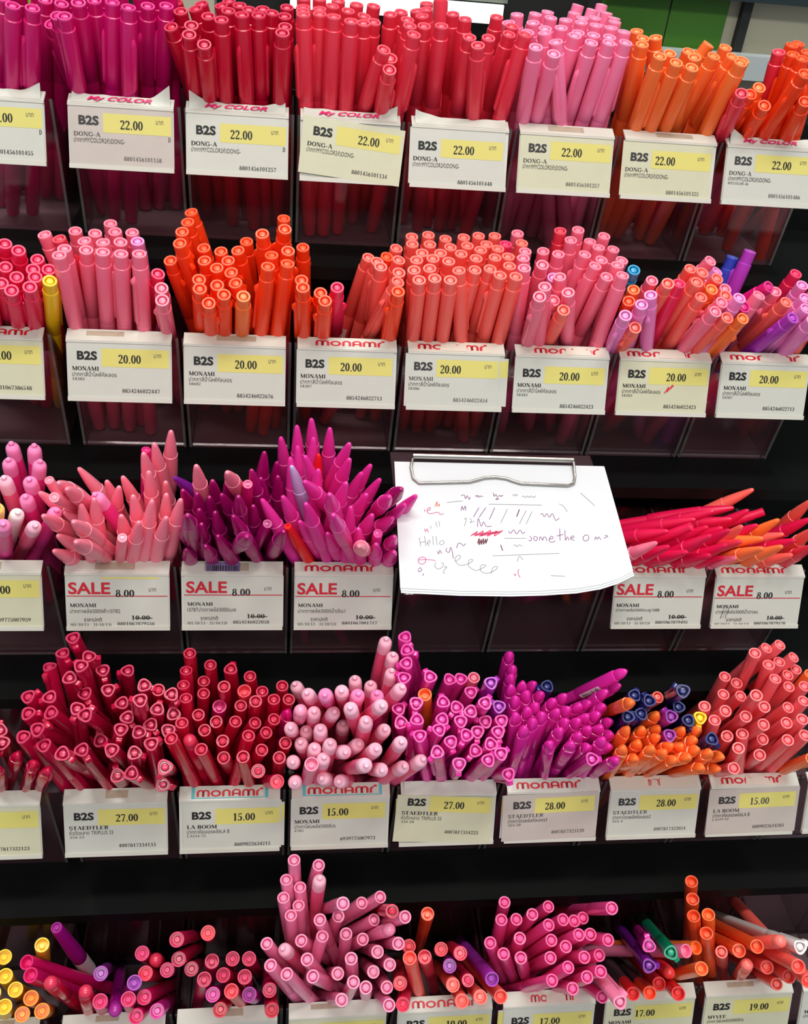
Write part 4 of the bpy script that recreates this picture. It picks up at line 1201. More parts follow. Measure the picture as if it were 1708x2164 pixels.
def build_pens():
    D = []
    for ln in PENS.strip().split('\n'):
        a = ln.split()
        D.append((int(a[0]), int(a[1]), a[2], CNAMES[int(a[3])], *[int(v)/10 for v in a[4:10]], int(a[10])))
    lab = pen_labels(D)
    rnd = random.Random(11)
    for i, d in enumerate(D):
        r, c, t, cn = d[:4]; tip = P(*d[4:7]); base = P(*d[7:10])
        nm, noun, cat = NOUN[t]
        ax = (tip-base).normalized()
        q = ax.to_track_quat('Z', 'Y')
        e = empty(nm, base); e.rotation_mode = 'QUATERNION'
        # aim the part's +x side (clip, sticker) at the shopper, then turn it about the axis
        x = q @ Vector((1, 0, 0)); y = q @ Vector((0, 1, 0)); v = Vector((0.05, -1, .35))
        a0 = math.atan2(v.dot(y), v.dot(x))
        turn = rnd.uniform(-math.pi, math.pi)
        if t in 'AB': turn = rnd.choice((-1, 1))*rnd.uniform(.5, 2.9)
        if d[10]: turn = .2 if d[10] == 1 else rnd.choice((-.3, .4))
        if t == 'Q': turn = 0
        if d[10] and t == 'B': turn = -.5
        e.rotation_quaternion = q @ Quaternion((0, 0, 1), a0+turn)
        tag(e, lab[i], cat, '%s pens in the %s bin of the %s tier' % (cn, ORD[c], TIER[r]))
        ms = pen_mats(t, cn)
        for (pn, me, k) in KINDS[t]:
            if d[10] and pn == 'clip': continue
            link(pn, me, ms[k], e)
        if d[10]:
            s = STICKLOW if d[10] == 2 else STICK[t]
            st = link('barcode_sticker', s[0], ms[4], e); st['label'] = 'white barcode sticker'
            link('barcode_bars', s[1], mat('printing ink', (22, 20, 22), .6), st)
# ---------------------------------------------------------------- rack, boxes, price holders
DY, DZ = -77.2, -109.7
TILT = math.radians(22.81); PW, PH = 59.2, 34.9
def yz(r): return DY*r, DZ*r
BLACK = mat('black laminate', (7, 9, 9), .5, spec=.18)
def build_rack():
    e = tag(empty('stepped_display_rack', P(200, 30, -50)), 'black stepped display rack carrying five tiers of pen boxes', 'display rack')
    inv = Matrix.Translation(-e.location)
    def part(name, mb, M=BLACK):
        o = mb.build(name, M, e); o.data.transform(inv); return o
    for r in range(5):
        Y, Z = yz(r)
        part('shelf', MB().box(-190, 690, Y-6, Y+106, Z-56, Z-50))
        part('shelf_lip', MB().box(-190, 690, Y-8, Y-6, Z-58, Z-49.6))
        part('riser', MB().box(-190, 690, Y+104, Y+107, Z-50, (Z+53.7) if r else Z+26))
CLEAR = clear('clear acrylic', (.95, .88, .90), .7, .06, .03, (.6, .22, .27))  # reddish tint and haze paint in the pens' reflections on the walls
FLOORM = clear('hazy acrylic', (.95, .88, .9), .6, .3, .24, (.56, .38, .44))  # box floors, with a stronger pinkish-grey haze than the walls
EDGE = clear('polished acrylic edge', (.7, .68, .68), 1.0, .12, .14, (.62, .64, .62))
def build_box(r, c):
    Y, Z = yz(r); X = 66*c-(6 if c == 0 else 0)
    what = {(2, 4): 'empty ', (2, 5): 'empty '}.get((r, c), '')
    e = tag(empty('pen_box', P(X+30, Y+60, Z-50)), '%sclear acrylic pen box, %s from left on the %s tier' % (what, ORD[c], TIER[r]), 'pen box', 'acrylic pen boxes on the rack')
    inv = Matrix.Translation(-e.location)
    def part(name, mb, M=CLEAR):
        o = mb.build(name, M, e); o.data.transform(inv)
    x0, x1 = X-1.5, X+62.5
    part('bottom', MB().box(x0+2, x1-2, Y+32, Y+95, Z-49.9, Z-48), FLOORM)
    part('front_panel', MB().hexa([P(x0, Y+30, Z-49.9), P(x1, Y+30, Z-49.9), P(x1, Y+32, Z-49.9), P(x0, Y+32, Z-49.9), P(x0, Y+20, Z+32), P(x1, Y+20, Z+32), P(x1, Y+22, Z+32), P(x0, Y+22, Z+32)]))
    part('back_panel', MB().box(x0, x1, Y+95, Y+97, Z-49.9, Z+24))
    for (a, b) in ((x0, x0+1.6), (x1-1.6, x1)):
        s = MB(); pr = [(Y+32, Z-49.9), (Y+95, Z-49.9), (Y+95, Z+8), (Y+40, Z+8), (Y+22.2, Z+31)]
        n = len(pr); s.v = [tuple(P(a, *p)) for p in pr]+[tuple(P(b, *p)) for p in pr]
        s.f = [tuple(range(n)), tuple(range(2*n-1, n-1, -1))]+[(i+n, (i+1) % n+n, (i+1) % n, i) for i in range(n)]
        part('side_panel', s)
        part('polished_edge', MB().hexa([P(a, Y+29.2, Z-49.5), P(b, Y+29.2, Z-49.5), P(b, Y+29.9, Z-49.5), P(a, Y+29.9, Z-49.5), P(a, Y+19.2, Z+32), P(b, Y+19.2, Z+32), P(b, Y+19.9, Z+32), P(a, Y+19.9, Z+32)]), EDGE)

# ---------------------------------------------------------------- lettering
def ribbon(v, f, pts):
    n = len(pts); b = len(v)
    for i, (x, y, wd) in enumerate(pts):
        x0, y0 = pts[max(i-1, 0)][:2]; x1, y1 = pts[min(i+1, n-1)][:2]
        dx, dy = x1-x0, y1-y0; l = math.hypot(dx, dy) or 1
        nx, ny = -dy/l*wd/2, dx/l*wd/2
        v += [(x+nx, y+ny), (x-nx, y-ny)]
    for i in range(n-1): f.append((b+2*i, b+2*i+1, b+2*i+3, b+2*i+2))
TH, TN = .18, .06
def arc(cx, cy, rx, ry, a0, a1, th=TH, tn=TN, n=20):
    o = []
    for i in range(n+1):
        a = math.radians(a0+(a1-a0)*i/n); o.append((cx+rx*math.cos(a), cy+ry*math.sin(a), tn+(th-tn)*abs(math.cos(a))))
    return o
def ln(x0, y0, x1, y1, w0, w1=None): return [(x0, y0, w0), (x1, y1, w0 if w1 is None else w1)]
def sf(x, y, h=.13): return ln(x-h, y, x+h, y, .05)
GL = {
 '0': (.54, [arc(.27, .5, .18, .46, 0, 360)]), '1': (.54, [ln(.28, 0, .28, 1, TH), ln(.25, .96, .1, .84, .07), sf(.28, .03, .17)]),
 '2': (.54, [arc(.25, .71, .17, .25, 165, -25), ln(.4, .6, .06, .08, .1, .08), ln(.04, .07, .48, .07, .14), ln(.47, .05, .5, .22, .05)]),
 '3': (.54, [arc(.23, .74, .15, .22, 150, -85), arc(.23, .28, .19, .25, 85, -155)]), '4': (.54, [ln(.34, .95, .04, .3, .06), ln(.03, .27, .5, .27, .09), ln(.35, 0, .35, 1, TH)]),
 '5': (.54, [ln(.12, .93, .46, .93, .12), ln(.13, .95, .1, .52, .06), arc(.22, .31, .19, .28, 115, -155)]), '6': (.54, [arc(.27, .31, .18, .29, 0, 360), [(.09, .34, TH), (.13, .62, .13), (.25, .84, .09), (.44, .97, .05)]]),
 '7': (.54, [ln(.05, .92, .5, .92, .13), ln(.05, .95, .04, .76, .05), ln(.47, .9, .22, 0, .08, .15)]), '8': (.54, [arc(.27, .75, .15, .21, 0, 360, .14), arc(.27, .27, .18, .25, 0, 360)]),
 '9': (.54, [arc(.27, .67, .18, .29, 0, 360), [(.45, .64, TH), (.41, .38, .13), (.29, .16, .09), (.1, .03, .05)]]), '.': (.27, [ln(.06, .07, .2, .07, .14)]), '-': (.36, [ln(.04, .34, .32, .34, .09)]),
 ' ': (.28, []), '(': (.32, [arc(.4, .5, .3, .62, 130, 230)]), ')': (.32, [arc(-.1, .5, .3, .62, 50, -50)]), '/': (.3, [ln(.02, 0, .28, 1, .06)]),
 'A': (.72, [ln(.08, 0, .35, .98, .055), ln(.34, 1, .62, 0, TH), ln(.18, .33, .5, .33, .05), sf(.09, .03), sf(.61, .03)]),
 'B': (.66, [ln(.16, 0, .16, 1, TH), sf(.12, .03), sf(.12, .97), arc(.3, .75, .2, .22, 95, -95), arc(.3, .27, .25, .25, 95, -95)]),
 'C': (.7, [arc(.37, .5, .3, .47, 40, 320), ln(.62, .95, .62, .68, .05)]),
 'D': (.74, [ln(.16, 0, .16, 1, TH), sf(.12, .03), sf(.12, .97), ln(.16, .97, .32, .97, .05), ln(.16, .03, .32, .03, .05), arc(.3, .5, .34, .47, 90, -90)]),
 'E': (.66, [ln(.16, 0, .16, 1, TH), ln(.04, .97, .58, .97, .06), ln(.04, .03, .6, .03, .06), ln(.16, .52, .44, .52, .05), ln(.58, .98, .58, .76, .05), ln(.6, .02, .61, .26, .05), ln(.44, .64, .44, .4, .05)]),
 'G': (.76, [arc(.37, .5, .3, .47, 40, 325), ln(.62, .95, .62, .7, .05), ln(.62, .42, .62, .1, .14), sf(.6, .43)]),
 'I': (.38, [ln(.19, 0, .19, 1, TH), sf(.19, .03, .15), sf(.19, .97, .15)]),
 'L': (.62, [ln(.18, 0, .18, 1, TH), sf(.18, .97, .15), ln(.04, .03, .56, .03, .06), ln(.57, .02, .58, .28, .05)]),
 'M': (.92, [ln(.14, 0, .14, 1, .05), ln(.16, 1, .45, .08, TH), ln(.45, .06, .74, 1, .05), ln(.76, 0, .76, 1, TH), sf(.13, .03, .11), sf(.76, .03), sf(.12, .97, .08), sf(.78, .97, .1)]),
 'N': (.76, [ln(.14, 0, .14, 1, .05), ln(.14, 1, .62, .02, TH), ln(.62, 0, .62, 1, .05), sf(.14, .03), sf(.62, .97), sf(.1, .97, .08)]),
 'O': (.76, [arc(.38, .5, .29, .47, 0, 360)]), 'P': (.62, [ln(.16, 0, .16, 1, TH), sf(.16, .03, .14), sf(.12, .97), arc(.3, .72, .22, .25, 95, -95)]),
 'R': (.72, [ln(.16, 0, .16, 1, TH), sf(.16, .03, .14), sf(.12, .97), arc(.3, .74, .21, .23, 95, -95), ln(.34, .5, .62, .02, .13)]),
 'S': (.56, [arc(.27, .73, .18, .24, 30, 250), arc(.27, .27, .2, .24, 70, -150), ln(.45, .95, .45, .7, .05), ln(.08, .06, .08, .32, .05)]),
 'T': (.66, [ln(.33, 0, .33, 1, TH), sf(.33, .03, .14), ln(.05, .97, .61, .97, .06), ln(.05, .98, .05, .74, .05), ln(.61, .98, .61, .74, .05)]),
 'U': (.74, [ln(.16, .35, .16, 1, TH), arc(.37, .36, .21, .33, 180, 360, .12), ln(.58, .35, .58, 1, .05), sf(.16, .97), sf(.58, .97)]),
 'V': (.72, [ln(.1, 1, .37, .02, TH), ln(.37, .02, .62, 1, .055), sf(.1, .97), sf(.62, .97)]),
 'Y': (.72, [ln(.1, 1, .36, .48, TH), ln(.36, .48, .62, 1, .055), ln(.36, 0, .36, .5, TH), sf(.36, .03), sf(.1, .97), sf(.62, .97)])}
def serif(s, thin=1.0):
    v, f = [], []; x = 0
    for ch in s:
        adv, st = GL.get(ch, GL[' '])
        for q in st: ribbon(v, f, [(x+a, b, c*thin) for a, b, c in q])
        x += adv+.03
    return v, f
def rounded_logo():         # the red lower-case word on the holders, one even stroke
    W_ = .2; v, f = [], []; x = 0
    def st(pts): ribbon(v, f, [(x+a, b, W_) for a, b in pts])
    def arch(x0, x1, top=.86): return [(x0, 0), (x0, top-.3)]+[((x0+x1)/2-(x1-x0)/2*math.cos(math.radians(t)), top-.3+.3*math.sin(math.radians(t))) for t in range(15, 180, 15)]+[(x1, top-.3), (x1, 0)]
    for ch in 'monami':
        if ch == 'm': st(arch(.1, .55)); st(arch(.55, 1.0)); adv = 1.18
        elif ch == 'o': st([(.42+.34*math.cos(t*math.pi/12), .43+.36*math.sin(t*math.pi/12)) for t in range(25)]); adv = .94
        elif ch == 'n': st(arch(.1, .62)); adv = .8
        elif ch == 'a': st(arch(.1, .68, .9)); st([(.1, .36), (.68, .36)]); adv = .86
        else:
            st([(.1, 0), (.1, .5)]+[(.1+.24-.24*math.cos(math.radians(t)), .5+.3*math.sin(math.radians(t))) for t in range(15, 100, 15)])
            c = [(.46+.15*math.cos(t*math.pi/6), .98+.15*math.sin(t*math.pi/6)) for t in range(12)]; b = len(v); v += [(x+a, d) for a, d in c]; f.append(tuple(range(b, b+12))); adv = .7
        x += adv
    return v, f
SANS = {}
def sans(s, bold=0.0):
    if (s, bold) in SANS: return SANS[(s, bold)]
    cu = bpy.data.curves.new('t', 'FONT'); cu.body = s; cu.size = 1; cu.offset = bold; cu.resolution_u = 3
    o = bpy.data.objects.new('t', cu); COL.objects.link(o)
    dg = bpy.context.evaluated_depsgraph_get(); me = bpy.data.meshes.new_from_object(o.evaluated_get(dg))
    v = [(p.co.x, p.co.y) for p in me.vertices]; f = [tuple(p.vertices) for p in me.polygons]
    bpy.data.objects.remove(o); bpy.data.curves.remove(cu); bpy.data.meshes.remove(me)
    SANS[(s, bold)] = (v, f); return v, f
class Sheet:                # a flat printed face: (a, b) in mm from its top-left corner, b downwards
    def __init__(s, O, ex, ed, n): s.O, s.ex, s.ed, s.n = O, ex, ed, n
    def at(s, a, b, h=0.0): return s.O+(s.ex*a+s.ed*b+s.n*h)*MM
    def put(s, name, vf, x0, x1, y0, y1, M, parent, h=.35, shear=0.0):
        v, f = vf
        if not f: return None
        ax, bx = min(p[0] for p in v), max(p[0] for p in v); ay, by = min(p[1] for p in v), max(p[1] for p in v)
        V = []
        for (x, y) in v:
            q = (y-ay)/((by-ay) or 1); a = x0+(x-ax)/((bx-ax) or 1)*(x1-x0)+shear*q
            V.append(s.at(a, y1-q*(y1-y0), h))
        return link(name, mesh(name, V, f), M, parent)
    def rect(s, name, x0, x1, y0, y1, M, parent, h=.2):
        return MB().poly([s.at(x0, y1, h), s.at(x1, y1, h), s.at(x1, y0, h), s.at(x0, y0, h)]).build(name, M, parent)
INK = mat('printing ink', (22, 20, 22), .6); FAINT = mat('faded ink', (84, 80, 78), .6); RED = mat('red print', (196, 22, 44), .5)
PINKINK = mat('pink print', (226, 40, 110), .5); YEL = mat('yellow print', (212, 202, 112), .55); HOLD = mat('white holder plastic', (206, 204, 194), .3, noise=.12, nscale=50)
PAPER = {'w': mat('tag paper', (198, 198, 189), .42, noise=.10, nscale=70), 'c': mat('cream tag paper', (201, 199, 172), .42, noise=.12, nscale=70), 'p': mat('pinkish tag paper', (190, 179, 172), .42, noise=.14, nscale=70)}
TEAL = mat('teal print', (90, 178, 186), .5); GRIME = mat('glue grime', (176, 158, 138), .7, noise=.5, nscale=150); BARE = mat('torn sticker paper', (212, 202, 190), .7, noise=.2, nscale=90)
THAI = {'dong': 'ปากกาMYCOLOR2หัวDONG-', 'life': 'ปากกาสีน้ำไลฟ์คัลเลอร', 'tri': 'หัวตัดหลาด TRIPLUS 33', 'boom': 'ปากกาคัลเลอรพลัสLA B', 'five': 'ปากกาไฟนพลัส5000สีปร', 'cols': 'ปากกาไตรพลัสคัลเลอร3'}
# (tier, box): paper, price, brand, description, code, number, price x (share of width), turn, slide x, slide y
TAGS = {
 (0, 0): ('w', '22.00', 'DONG-A', 'dong', '', '8801456101455', .49, 0, 0, 0), (0, 1): ('p', '22.00', 'DONG-A', 'dong', '', '8801456101158', .49, 0, 0, 0),
 (0, 2): ('w', '22.00', 'DONG-A', 'dong', '', '8801456101257', .43, 0, 0, 1.5), (0, 3): ('c', '22.00', 'DONG-A', 'dong', '', '8801456101134', .55, 5, 1, 0),
 (0, 4): ('w', '22.00', 'DONG-A', 'dong', '', '8801456101448', .46, 0, -1.5, 2.5), (0, 5): ('c', '22.00', 'DONG-A', 'dong', '', '8801456101257', .45, 0, 0, 0),
 (0, 6): ('c', '22.00', 'DONG-A', 'dong', '', '8801456101325', .37, 0, -1.5, 1.5), (0, 7): ('w', '22.00', 'DONG-A', 'dong', 'MYCOLOR-46', '8801456101486', .52, 0, 0, 0),
 (1, 0): ('c', '20.00', 'MONAMI', 'life', '18386', '8801067386548', .49, 0, 0, 0), (1, 1): ('w', '20.00', 'MONAMI', 'life', '18385', '8854246022447', .49, 0, 0, 0),
 (1, 2): ('w', '20.00', 'MONAMI', 'life', '18682', '8854246022676', .5, 0, 0, 1), (1, 3): ('w', '20.00', 'MONAMI', 'life', '18387', '8854246022713', .45, 0, -1, .5),
 (1, 4): ('w', '20.00', 'MONAMI', 'life', '18386', '8854246022454', .37, 0, -2, 0), (1, 5): ('w', '20.00', 'MONAMI', 'life', '18383', '8854246022423', .49, 0, -.8, 2),
 (1, 6): ('c', '20.00', 'MONAMI', 'life', '18383', '8854246022423', .52, 0, 0, .5), (1, 7): ('w', '20.00', 'MONAMI', 'life', '18387', '8854246022713', .44, 0, 0, 0),
 (2, 0): ('c', '15.00', 'MONAMI', 'five', '', '6939775007959', .49, 0, 0, 0),
 (2, 1): ('w', 'SALE', 'MONAMI', 'ปากกาพลัส3000ฟ้า10782', '', '8801067079556', .48, 0, 0, 0), (2, 2): ('w', 'SALE', 'MONAMI', '10787ปากกาพลัส3000ชมพ', '', '8854246022058', .48, 0, 1, -.8),
 (2, 3): ('w', 'SALE', 'MONAMI', 'ปากกาพลัส3000น้ำเงิน1', '', '8801067001717', .48, 0, 0, 0), (2, 6): ('w', 'SALE', 'MONAMI', 'ปากกาพลัส3000ชมพู1088', '', '8801067079495', .48, 0, 0, 0),
 (2, 7): ('w', 'SALE', 'MONAMI', 'ปากกาพลัส3000น้ำตาลแ', '', '8801067079570', .48, 0, 0, .8),
 (3, 0): ('c', '27.00', 'STAEDTLER', 'cols', '', '4007817322123', .2, 0, 0, 0), (3, 1): ('w', '27.00', 'STAEDTLER', 'tri', '334-23', '4007817334133', .5, 0, 0, 0),
 (3, 2): ('w', '15.00', 'LA BOOM', 'boom', 'LA514-72', '8809022634215', .51, 0, 1.5, 1.5), (3, 3): ('w', '15.00', 'MONAMI', 'five', '4785', '6939775007973', .38, 0, -1, 0),
 (3, 4): ('c', '27.00', 'STAEDTLER', 'tri', '334-20', '4007817334225', .48, 3.5, -2.5, -3), (3, 5): ('p', '28.00', 'STAEDTLER', 'cols', '323-20', '4007817323120', .44, -1.5, -1.5, -.5),
 (3, 6): ('w', '28.00', 'STAEDTLER', 'cols', '323-4', '4007817322024', .52, 0, 0, 0), (3, 7): ('p', '15.00', 'LA BOOM', 'boom', 'LA519-43', '8809022634283', .46, -1, 0, 0),
 (4, 0): ('c', '15.00', 'MONAMI', 'five', '', '6939775007959', .49, 0, 0, 0), (4, 1): ('w', '15.00', 'MONAMI', 'five', '', '6939775007966', .49, 0, 0, 0), (4, 2): ('w', '15.00', 'MONAMI', 'five', '', '6939775007942', .49, 0, 0, 0),
 (4, 3): ('c', '15.00', 'MONAMI', 'five', '', '6939775007935', .49, 0, 0, 0), (4, 4): ('w', '19.00', 'MONAMI', 'five', '', '6939775007911', .52, 0, 0, 0),
 (4, 5): ('w', '17.00', 'MONAMI', 'five', '', '8801067079129', .41, 0, 0, 2), (4, 6): ('c', '17.00', 'MONAMI', 'five', '', '8801067079136', .34, 0, 0, 0),
 (4, 7): ('c', '19.00', 'MYVEE', 'five', '', '8801067079143', .52, 0, 0, 0), (3, 8): ('w', '15.00', 'MONAMI', 'five', '', '8801067079150', .5, 0, 0, 0), (4, 8): ('w', '19.00', 'MYVEE', 'five', '', '8801067079167', .5, 0, 0, 0)}
LOGO = {(1, 0): (.2, .9, 'n'), (1, 3): (.18, .88, 'n'), (1, 4): (.1, .82, 'torn'), (1, 5): (.2, .9, 'torn'), (1, 6): (.08, .82, 'torn'), (1, 7): (.1, .9, 'torn'), (2, 3): (.1, .84, 'n'), (2, 6): (.06, .82, 'n'), (2, 7): (.06, .82, 'n'),
 (3, 2): (.17, .83, 'teal'), (3, 3): (.16, .87, 'teal'), (3, 5): (.1, .8, 'n'), (3, 6): (.42, .56, 'torn'), (3, 7): (.12, .82, 'torn'), (4, 4): (.15, .85, 'n'), (4, 5): (.3, .8, 'torn')}
def build_holder(r, c):
    Y, Z = yz(r); X = 66*c-(6 if c == 0 else 0)
    up = Vector((0, math.sin(TILT), math.cos(TILT))); n = Vector((0, -math.cos(TILT), math.sin(TILT))); ex = Vector((1, 0, 0))
    tl = P(X, Y, Z)+up*PH*MM
    S = Sheet(tl, ex, -up, n); place = '%s box from left, %s tier' % (ORD[c], TIER[r])
    e = empty('price_holder', P(X+PW/2, Y, Z)); inv = Matrix.Translation(-e.location)
    kind = LOGO.get((r, c))
    extra = ' with red logo strip' if kind and kind[2] == 'n' else ' with torn logo strip' if kind and kind[2] == 'torn' else ' with teal-edged logo strip' if kind else ' with pink curled strip' if r == 0 and c in (1, 2, 3) else ''
    tag(e, 'white price holder%s on %s' % (extra, place), 'price holder', 'price holders along the pen boxes')
    made = []
    def keep(o):
        if o: made.append(o)
        return o
    def slab(x0, x1, y0, y1, h0, h1):
        return MB().hexa([S.at(x0, y1, h0), S.at(x1, y1, h0), S.at(x1, y1, h1), S.at(x0, y1, h1), S.at(x0, y0, h0), S.at(x1, y0, h0), S.at(x1, y0, h1), S.at(x0, y0, h1)])
    keep(slab(0, PW, 0, PH, -1.4, -.2).build('plate', HOLD, e))
    keep(slab(0, PW, PH-2.6, PH, -.2, 1.0).build('bottom_rail', HOLD, e))
    keep(slab(0, PW, 0, 1.0, -.2, .7).build('top_rail', HOLD, e))
    bk = Vector((0, 1, .40)).normalized(); fn = ex.cross(bk)
    T = Sheet(tl+n*.0006+bk*.0086, ex, -bk, fn)     # flap face, b runs from its back edge to the front
    keep(MB().hexa([T.at(0, 8.6, -.9), T.at(PW, 8.6, -.9), T.at(PW, 0, -.9), T.at(0, 0, -.9), T.at(0, 8.6, .2), T.at(PW, 8.6, .2), T.at(PW, 0, .2), T.at(0, 0, .2)]).build('top_flap', HOLD, e))
    rnd = random.Random(r*17+c)
    if kind:
        x0, x1, how = kind; a, b = x0*PW, x1*PW
        st = keep(T.rect('logo_sticker', a-3, b+3, .8, 7.6, TEAL if how == 'teal' else BARE if how == 'torn' else PAPER['w'], e, .28))
        if how == 'teal': T.rect('white_panel', a-1, b+1, .8, 7, PAPER['w'], st, .33)
        T.put('logo_lettering', rounded_logo(), a, b, 1.6, 6.6, RED, st, .4)
        if how == 'torn':
            m0 = a+(b-a)*rnd.uniform(.3, .5); pts = []
            for k in range(9): pts.append((m0+k*(b-a)*.045, 2.2+rnd.uniform(-1, 1.2)))
            MB().poly([T.at(*p, .46) for p in pts[::-1]+[(pts[0][0]-1, 7.4), (pts[-1][0]+1, 7.4)]]).build('torn_patch', BARE, st)
    elif r == 0 and c in (0, 1, 2, 3, 4, 7) or (r, c) in ((3, 4),):
        # a paper strip peeling off the flap: curled at the corner(s)
        lift = {0: (0, 5), 1: (1, 9), 2: (7, 3), 3: (1, 6), 4: (5, 1), 7: (6, 1)}[c] if r == 0 else (1.5, 2)
        NX = 24; V = []; Fc = []
        for i in range(NX+1):
            t = i/NX; l = lift[0]*max(0, 1-t*4)**1.5+lift[1]*max(0, 1-(1-t)*4.5)**1.5+.5+.4*math.sin(t*21+c)
            for j in range(5):
                q = j/4; V.append(T.at(2+t*(PW-4), 7.5-q*(6.6+.5*math.sin(t*9)), .35+l*q*q))
        for i in range(NX):
            for j in range(4): Fc.append((i*5+j, i*5+5+j, i*5+6+j, i*5+1+j))
        st = keep(link('curled_sticker', mesh('curled_sticker', V, Fc, 60), PAPER['w'], e)); st['label'] = 'curled peeling paper strip'
        if r == 0 and c in (1, 2, 3, 7):
            T.put('strip_lettering', sans('My COLOR', .03), 10, 46, 2.2, 6.8, PINKINK, st, 1.1, shear=2.5)
    else:
        a = rnd.uniform(8, 24)
        keep(T.rect('glue_residue', a, a+rnd.uniform(12, 26), 1.2, rnd.uniform(4, 6.5), GRIME, e, .27))
    if (r, c) == (2, 2):
        st = keep(T.rect('barcode_scrap', 14, 34, .6, 6.8, mat('mauve print', (120, 100, 150), .5), e, .32))
        rd = random.Random(2); x = 15
        bars = MB()
        while x < 33:
            wd = rd.choice((.3, .5, .8)); bars.poly([T.at(x, 6.6, .4), T.at(x+wd, 6.6, .4), T.at(x+wd, 3, .4), T.at(x, 3, .4)]); x += wd+rd.choice((.4, .7))
        bars.build('barcode_bars', INK, st)
    for o in [o for o in e.children_recursive]: o.data.transform(inv)
    # ---- a spare tag that sticks out behind the paper tag, then the tag itself
    if (r, c) in ((3, 2), (3, 4), (3, 5), (4, 5), (1, 4)):
        dx = 3.2 if (r, c) in ((3, 2), (1, 4)) else -3.4; sp = empty('spare_tag', S.at(PW/2+dx, PH/2)); iv = Matrix.Translation(-sp.location)
        tag(sp, 'spare card peeking out behind the tag on %s' % place, 'price tag', 'spare tags behind price tags')
        q = [slab(dx+.5, PW+dx-.5, 2.5, PH-3.2, -.19, -.14).build('card', PAPER['w'], sp), S.rect('yellow_band', PW*.5+dx if dx > 0 else dx+.5, PW+dx-.5 if dx > 0 else dx+6, 4, 14, YEL, sp, -.12)]
        for o in q: o.data.transform(iv)

    pc, price, brand, desc, code, num, px, turn, sx, sy = TAGS[(r, c)]
    g = empty('price_tag', S.at(PW/2, PH/2, 0)); inv2 = Matrix.Translation(-g.location)
    sale = price == 'SALE'
    shown = 'sale' if sale else 'shop'
    tint = {'w': 'white', 'c': 'cream', 'p': 'pinkish'}[pc]
    tag(g, '%s %s price tag reading %s on %s' % (tint, shown, '8.00' if sale else price, place), 'price tag', 'price tags along the rack')
    th = math.radians(turn); ctr = S.at(PW/2, PH/2, 0)
    ex2 = ex*math.cos(th)-up*math.sin(th); ed2 = -up*math.cos(th)-ex*math.sin(th)
    W_ = PW-1.2 if not turn else PW+1.5; H_ = PH-2.2
    Gs = Sheet(ctr+(ex*sx-up*0)*MM-(ex2*PW/2+ed2*PH/2)*MM+n*(.0002 if not turn else .0009), ex2, ed2, n)
    k0, k1 = (PW-W_)/2, (PW+W_)/2
    MB().hexa([Gs.at(k0, H_, -.12), Gs.at(k1, H_, -.12), Gs.at(k1, H_, .12), Gs.at(k0, H_, .12), Gs.at(k0, .9, -.12), Gs.at(k1, .9, -.12), Gs.at(k1, .9, .12), Gs.at(k0, .9, .12)]).build('card', PAPER[pc], g)
    X_ = lambda t: t*PW
    Y_ = lambda t: t*PH+sy
    faint = FAINT if (pc == 'p' or (r, c) in ((0, 5), (0, 6), (0, 7), (1, 4), (3, 6))) else INK
    if sale:
        Gs.put('sale_lettering', sans('SALE', .025), X_(.03), X_(.43), Y_(.15), Y_(.36), RED, g)
        Gs.rect('red_rule', X_(.01), X_(.98), Y_(.385), Y_(.4), RED, g, .3)
        Gs.put('price_lettering', serif('8.00'), X_(.48), X_(.66), Y_(.28), Y_(.405), INK, g, .4)
        Gs.put('currency_lettering', sans('บาท'), X_(.8), X_(.87), Y_(.25), Y_(.31), FAINT, g)
        Gs.put('brand_lettering', serif('MONAMI'), X_(.04), X_(.29), Y_(.52), Y_(.585), INK, g)
        Gs.put('description_lettering', sans(desc), X_(.04), X_(.52), Y_(.61), Y_(.69), FAINT, g)
        Gs.put('usual_price_lettering', sans('ราคาปกติ'), X_(.17), X_(.34), Y_(.77), Y_(.84), INK, g)
        Gs.put('old_price_lettering', serif('10.00-'), X_(.63), X_(.83), Y_(.735), Y_(.81), INK, g)
        Gs.rect('strike_through', X_(.66), X_(.83), Y_(.775), Y_(.787), INK, g, .42)
        Gs.put('date_lettering', serif('(01/10/13 - 31/10/13)', .8), X_(.04), X_(.43), Y_(.87), Y_(.92), FAINT, g)
        Gs.put('number_lettering', serif(num, .8), X_(.49), X_(.85), Y_(.85), Y_(.905), INK, g)
        if (r, c) == (2, 1): Gs.rect('yellow_band', X_(.34), X_(.9), Y_(.06), Y_(.09), YEL, g, .25)
    else:
        Gs.rect('yellow_band', X_(.33), X_(.975), Y_(.12), Y_(.42), YEL, g, .2)
        Gs.put('shop_lettering', sans('B2S', .038), X_(.1), X_(.29), Y_(.17), Y_(.315), INK if faint is INK else mat('grey black ink', (50, 48, 50), .6), g)
        Gs.put('price_lettering', serif(price), X_(px), X_(px+.215), Y_(.215), Y_(.355), INK if (r, c) != (3, 7) else FAINT, g)
        Gs.put('currency_lettering', sans('บาท'), X_(.83), X_(.9), Y_(.19), Y_(.25), FAINT, g)
        Gs.put('brand_lettering', serif(brand), X_(.05), X_(.05+.042*len(brand)), Y_(.42), Y_(.49), faint, g)
        Gs.put('description_lettering', sans(THAI[desc]), X_(.05), X_(.53 if desc == 'dong' else .47), Y_(.505), Y_(.585), FAINT, g)
        if code: Gs.put('code_lettering', serif(code, .8), X_(.05), X_(.05+.023*len(code)), Y_(.605), Y_(.65), FAINT, g)
        Gs.put('number_lettering', serif(num, .8), X_(.52), X_(.88), Y_(.775), Y_(.84), faint, g)
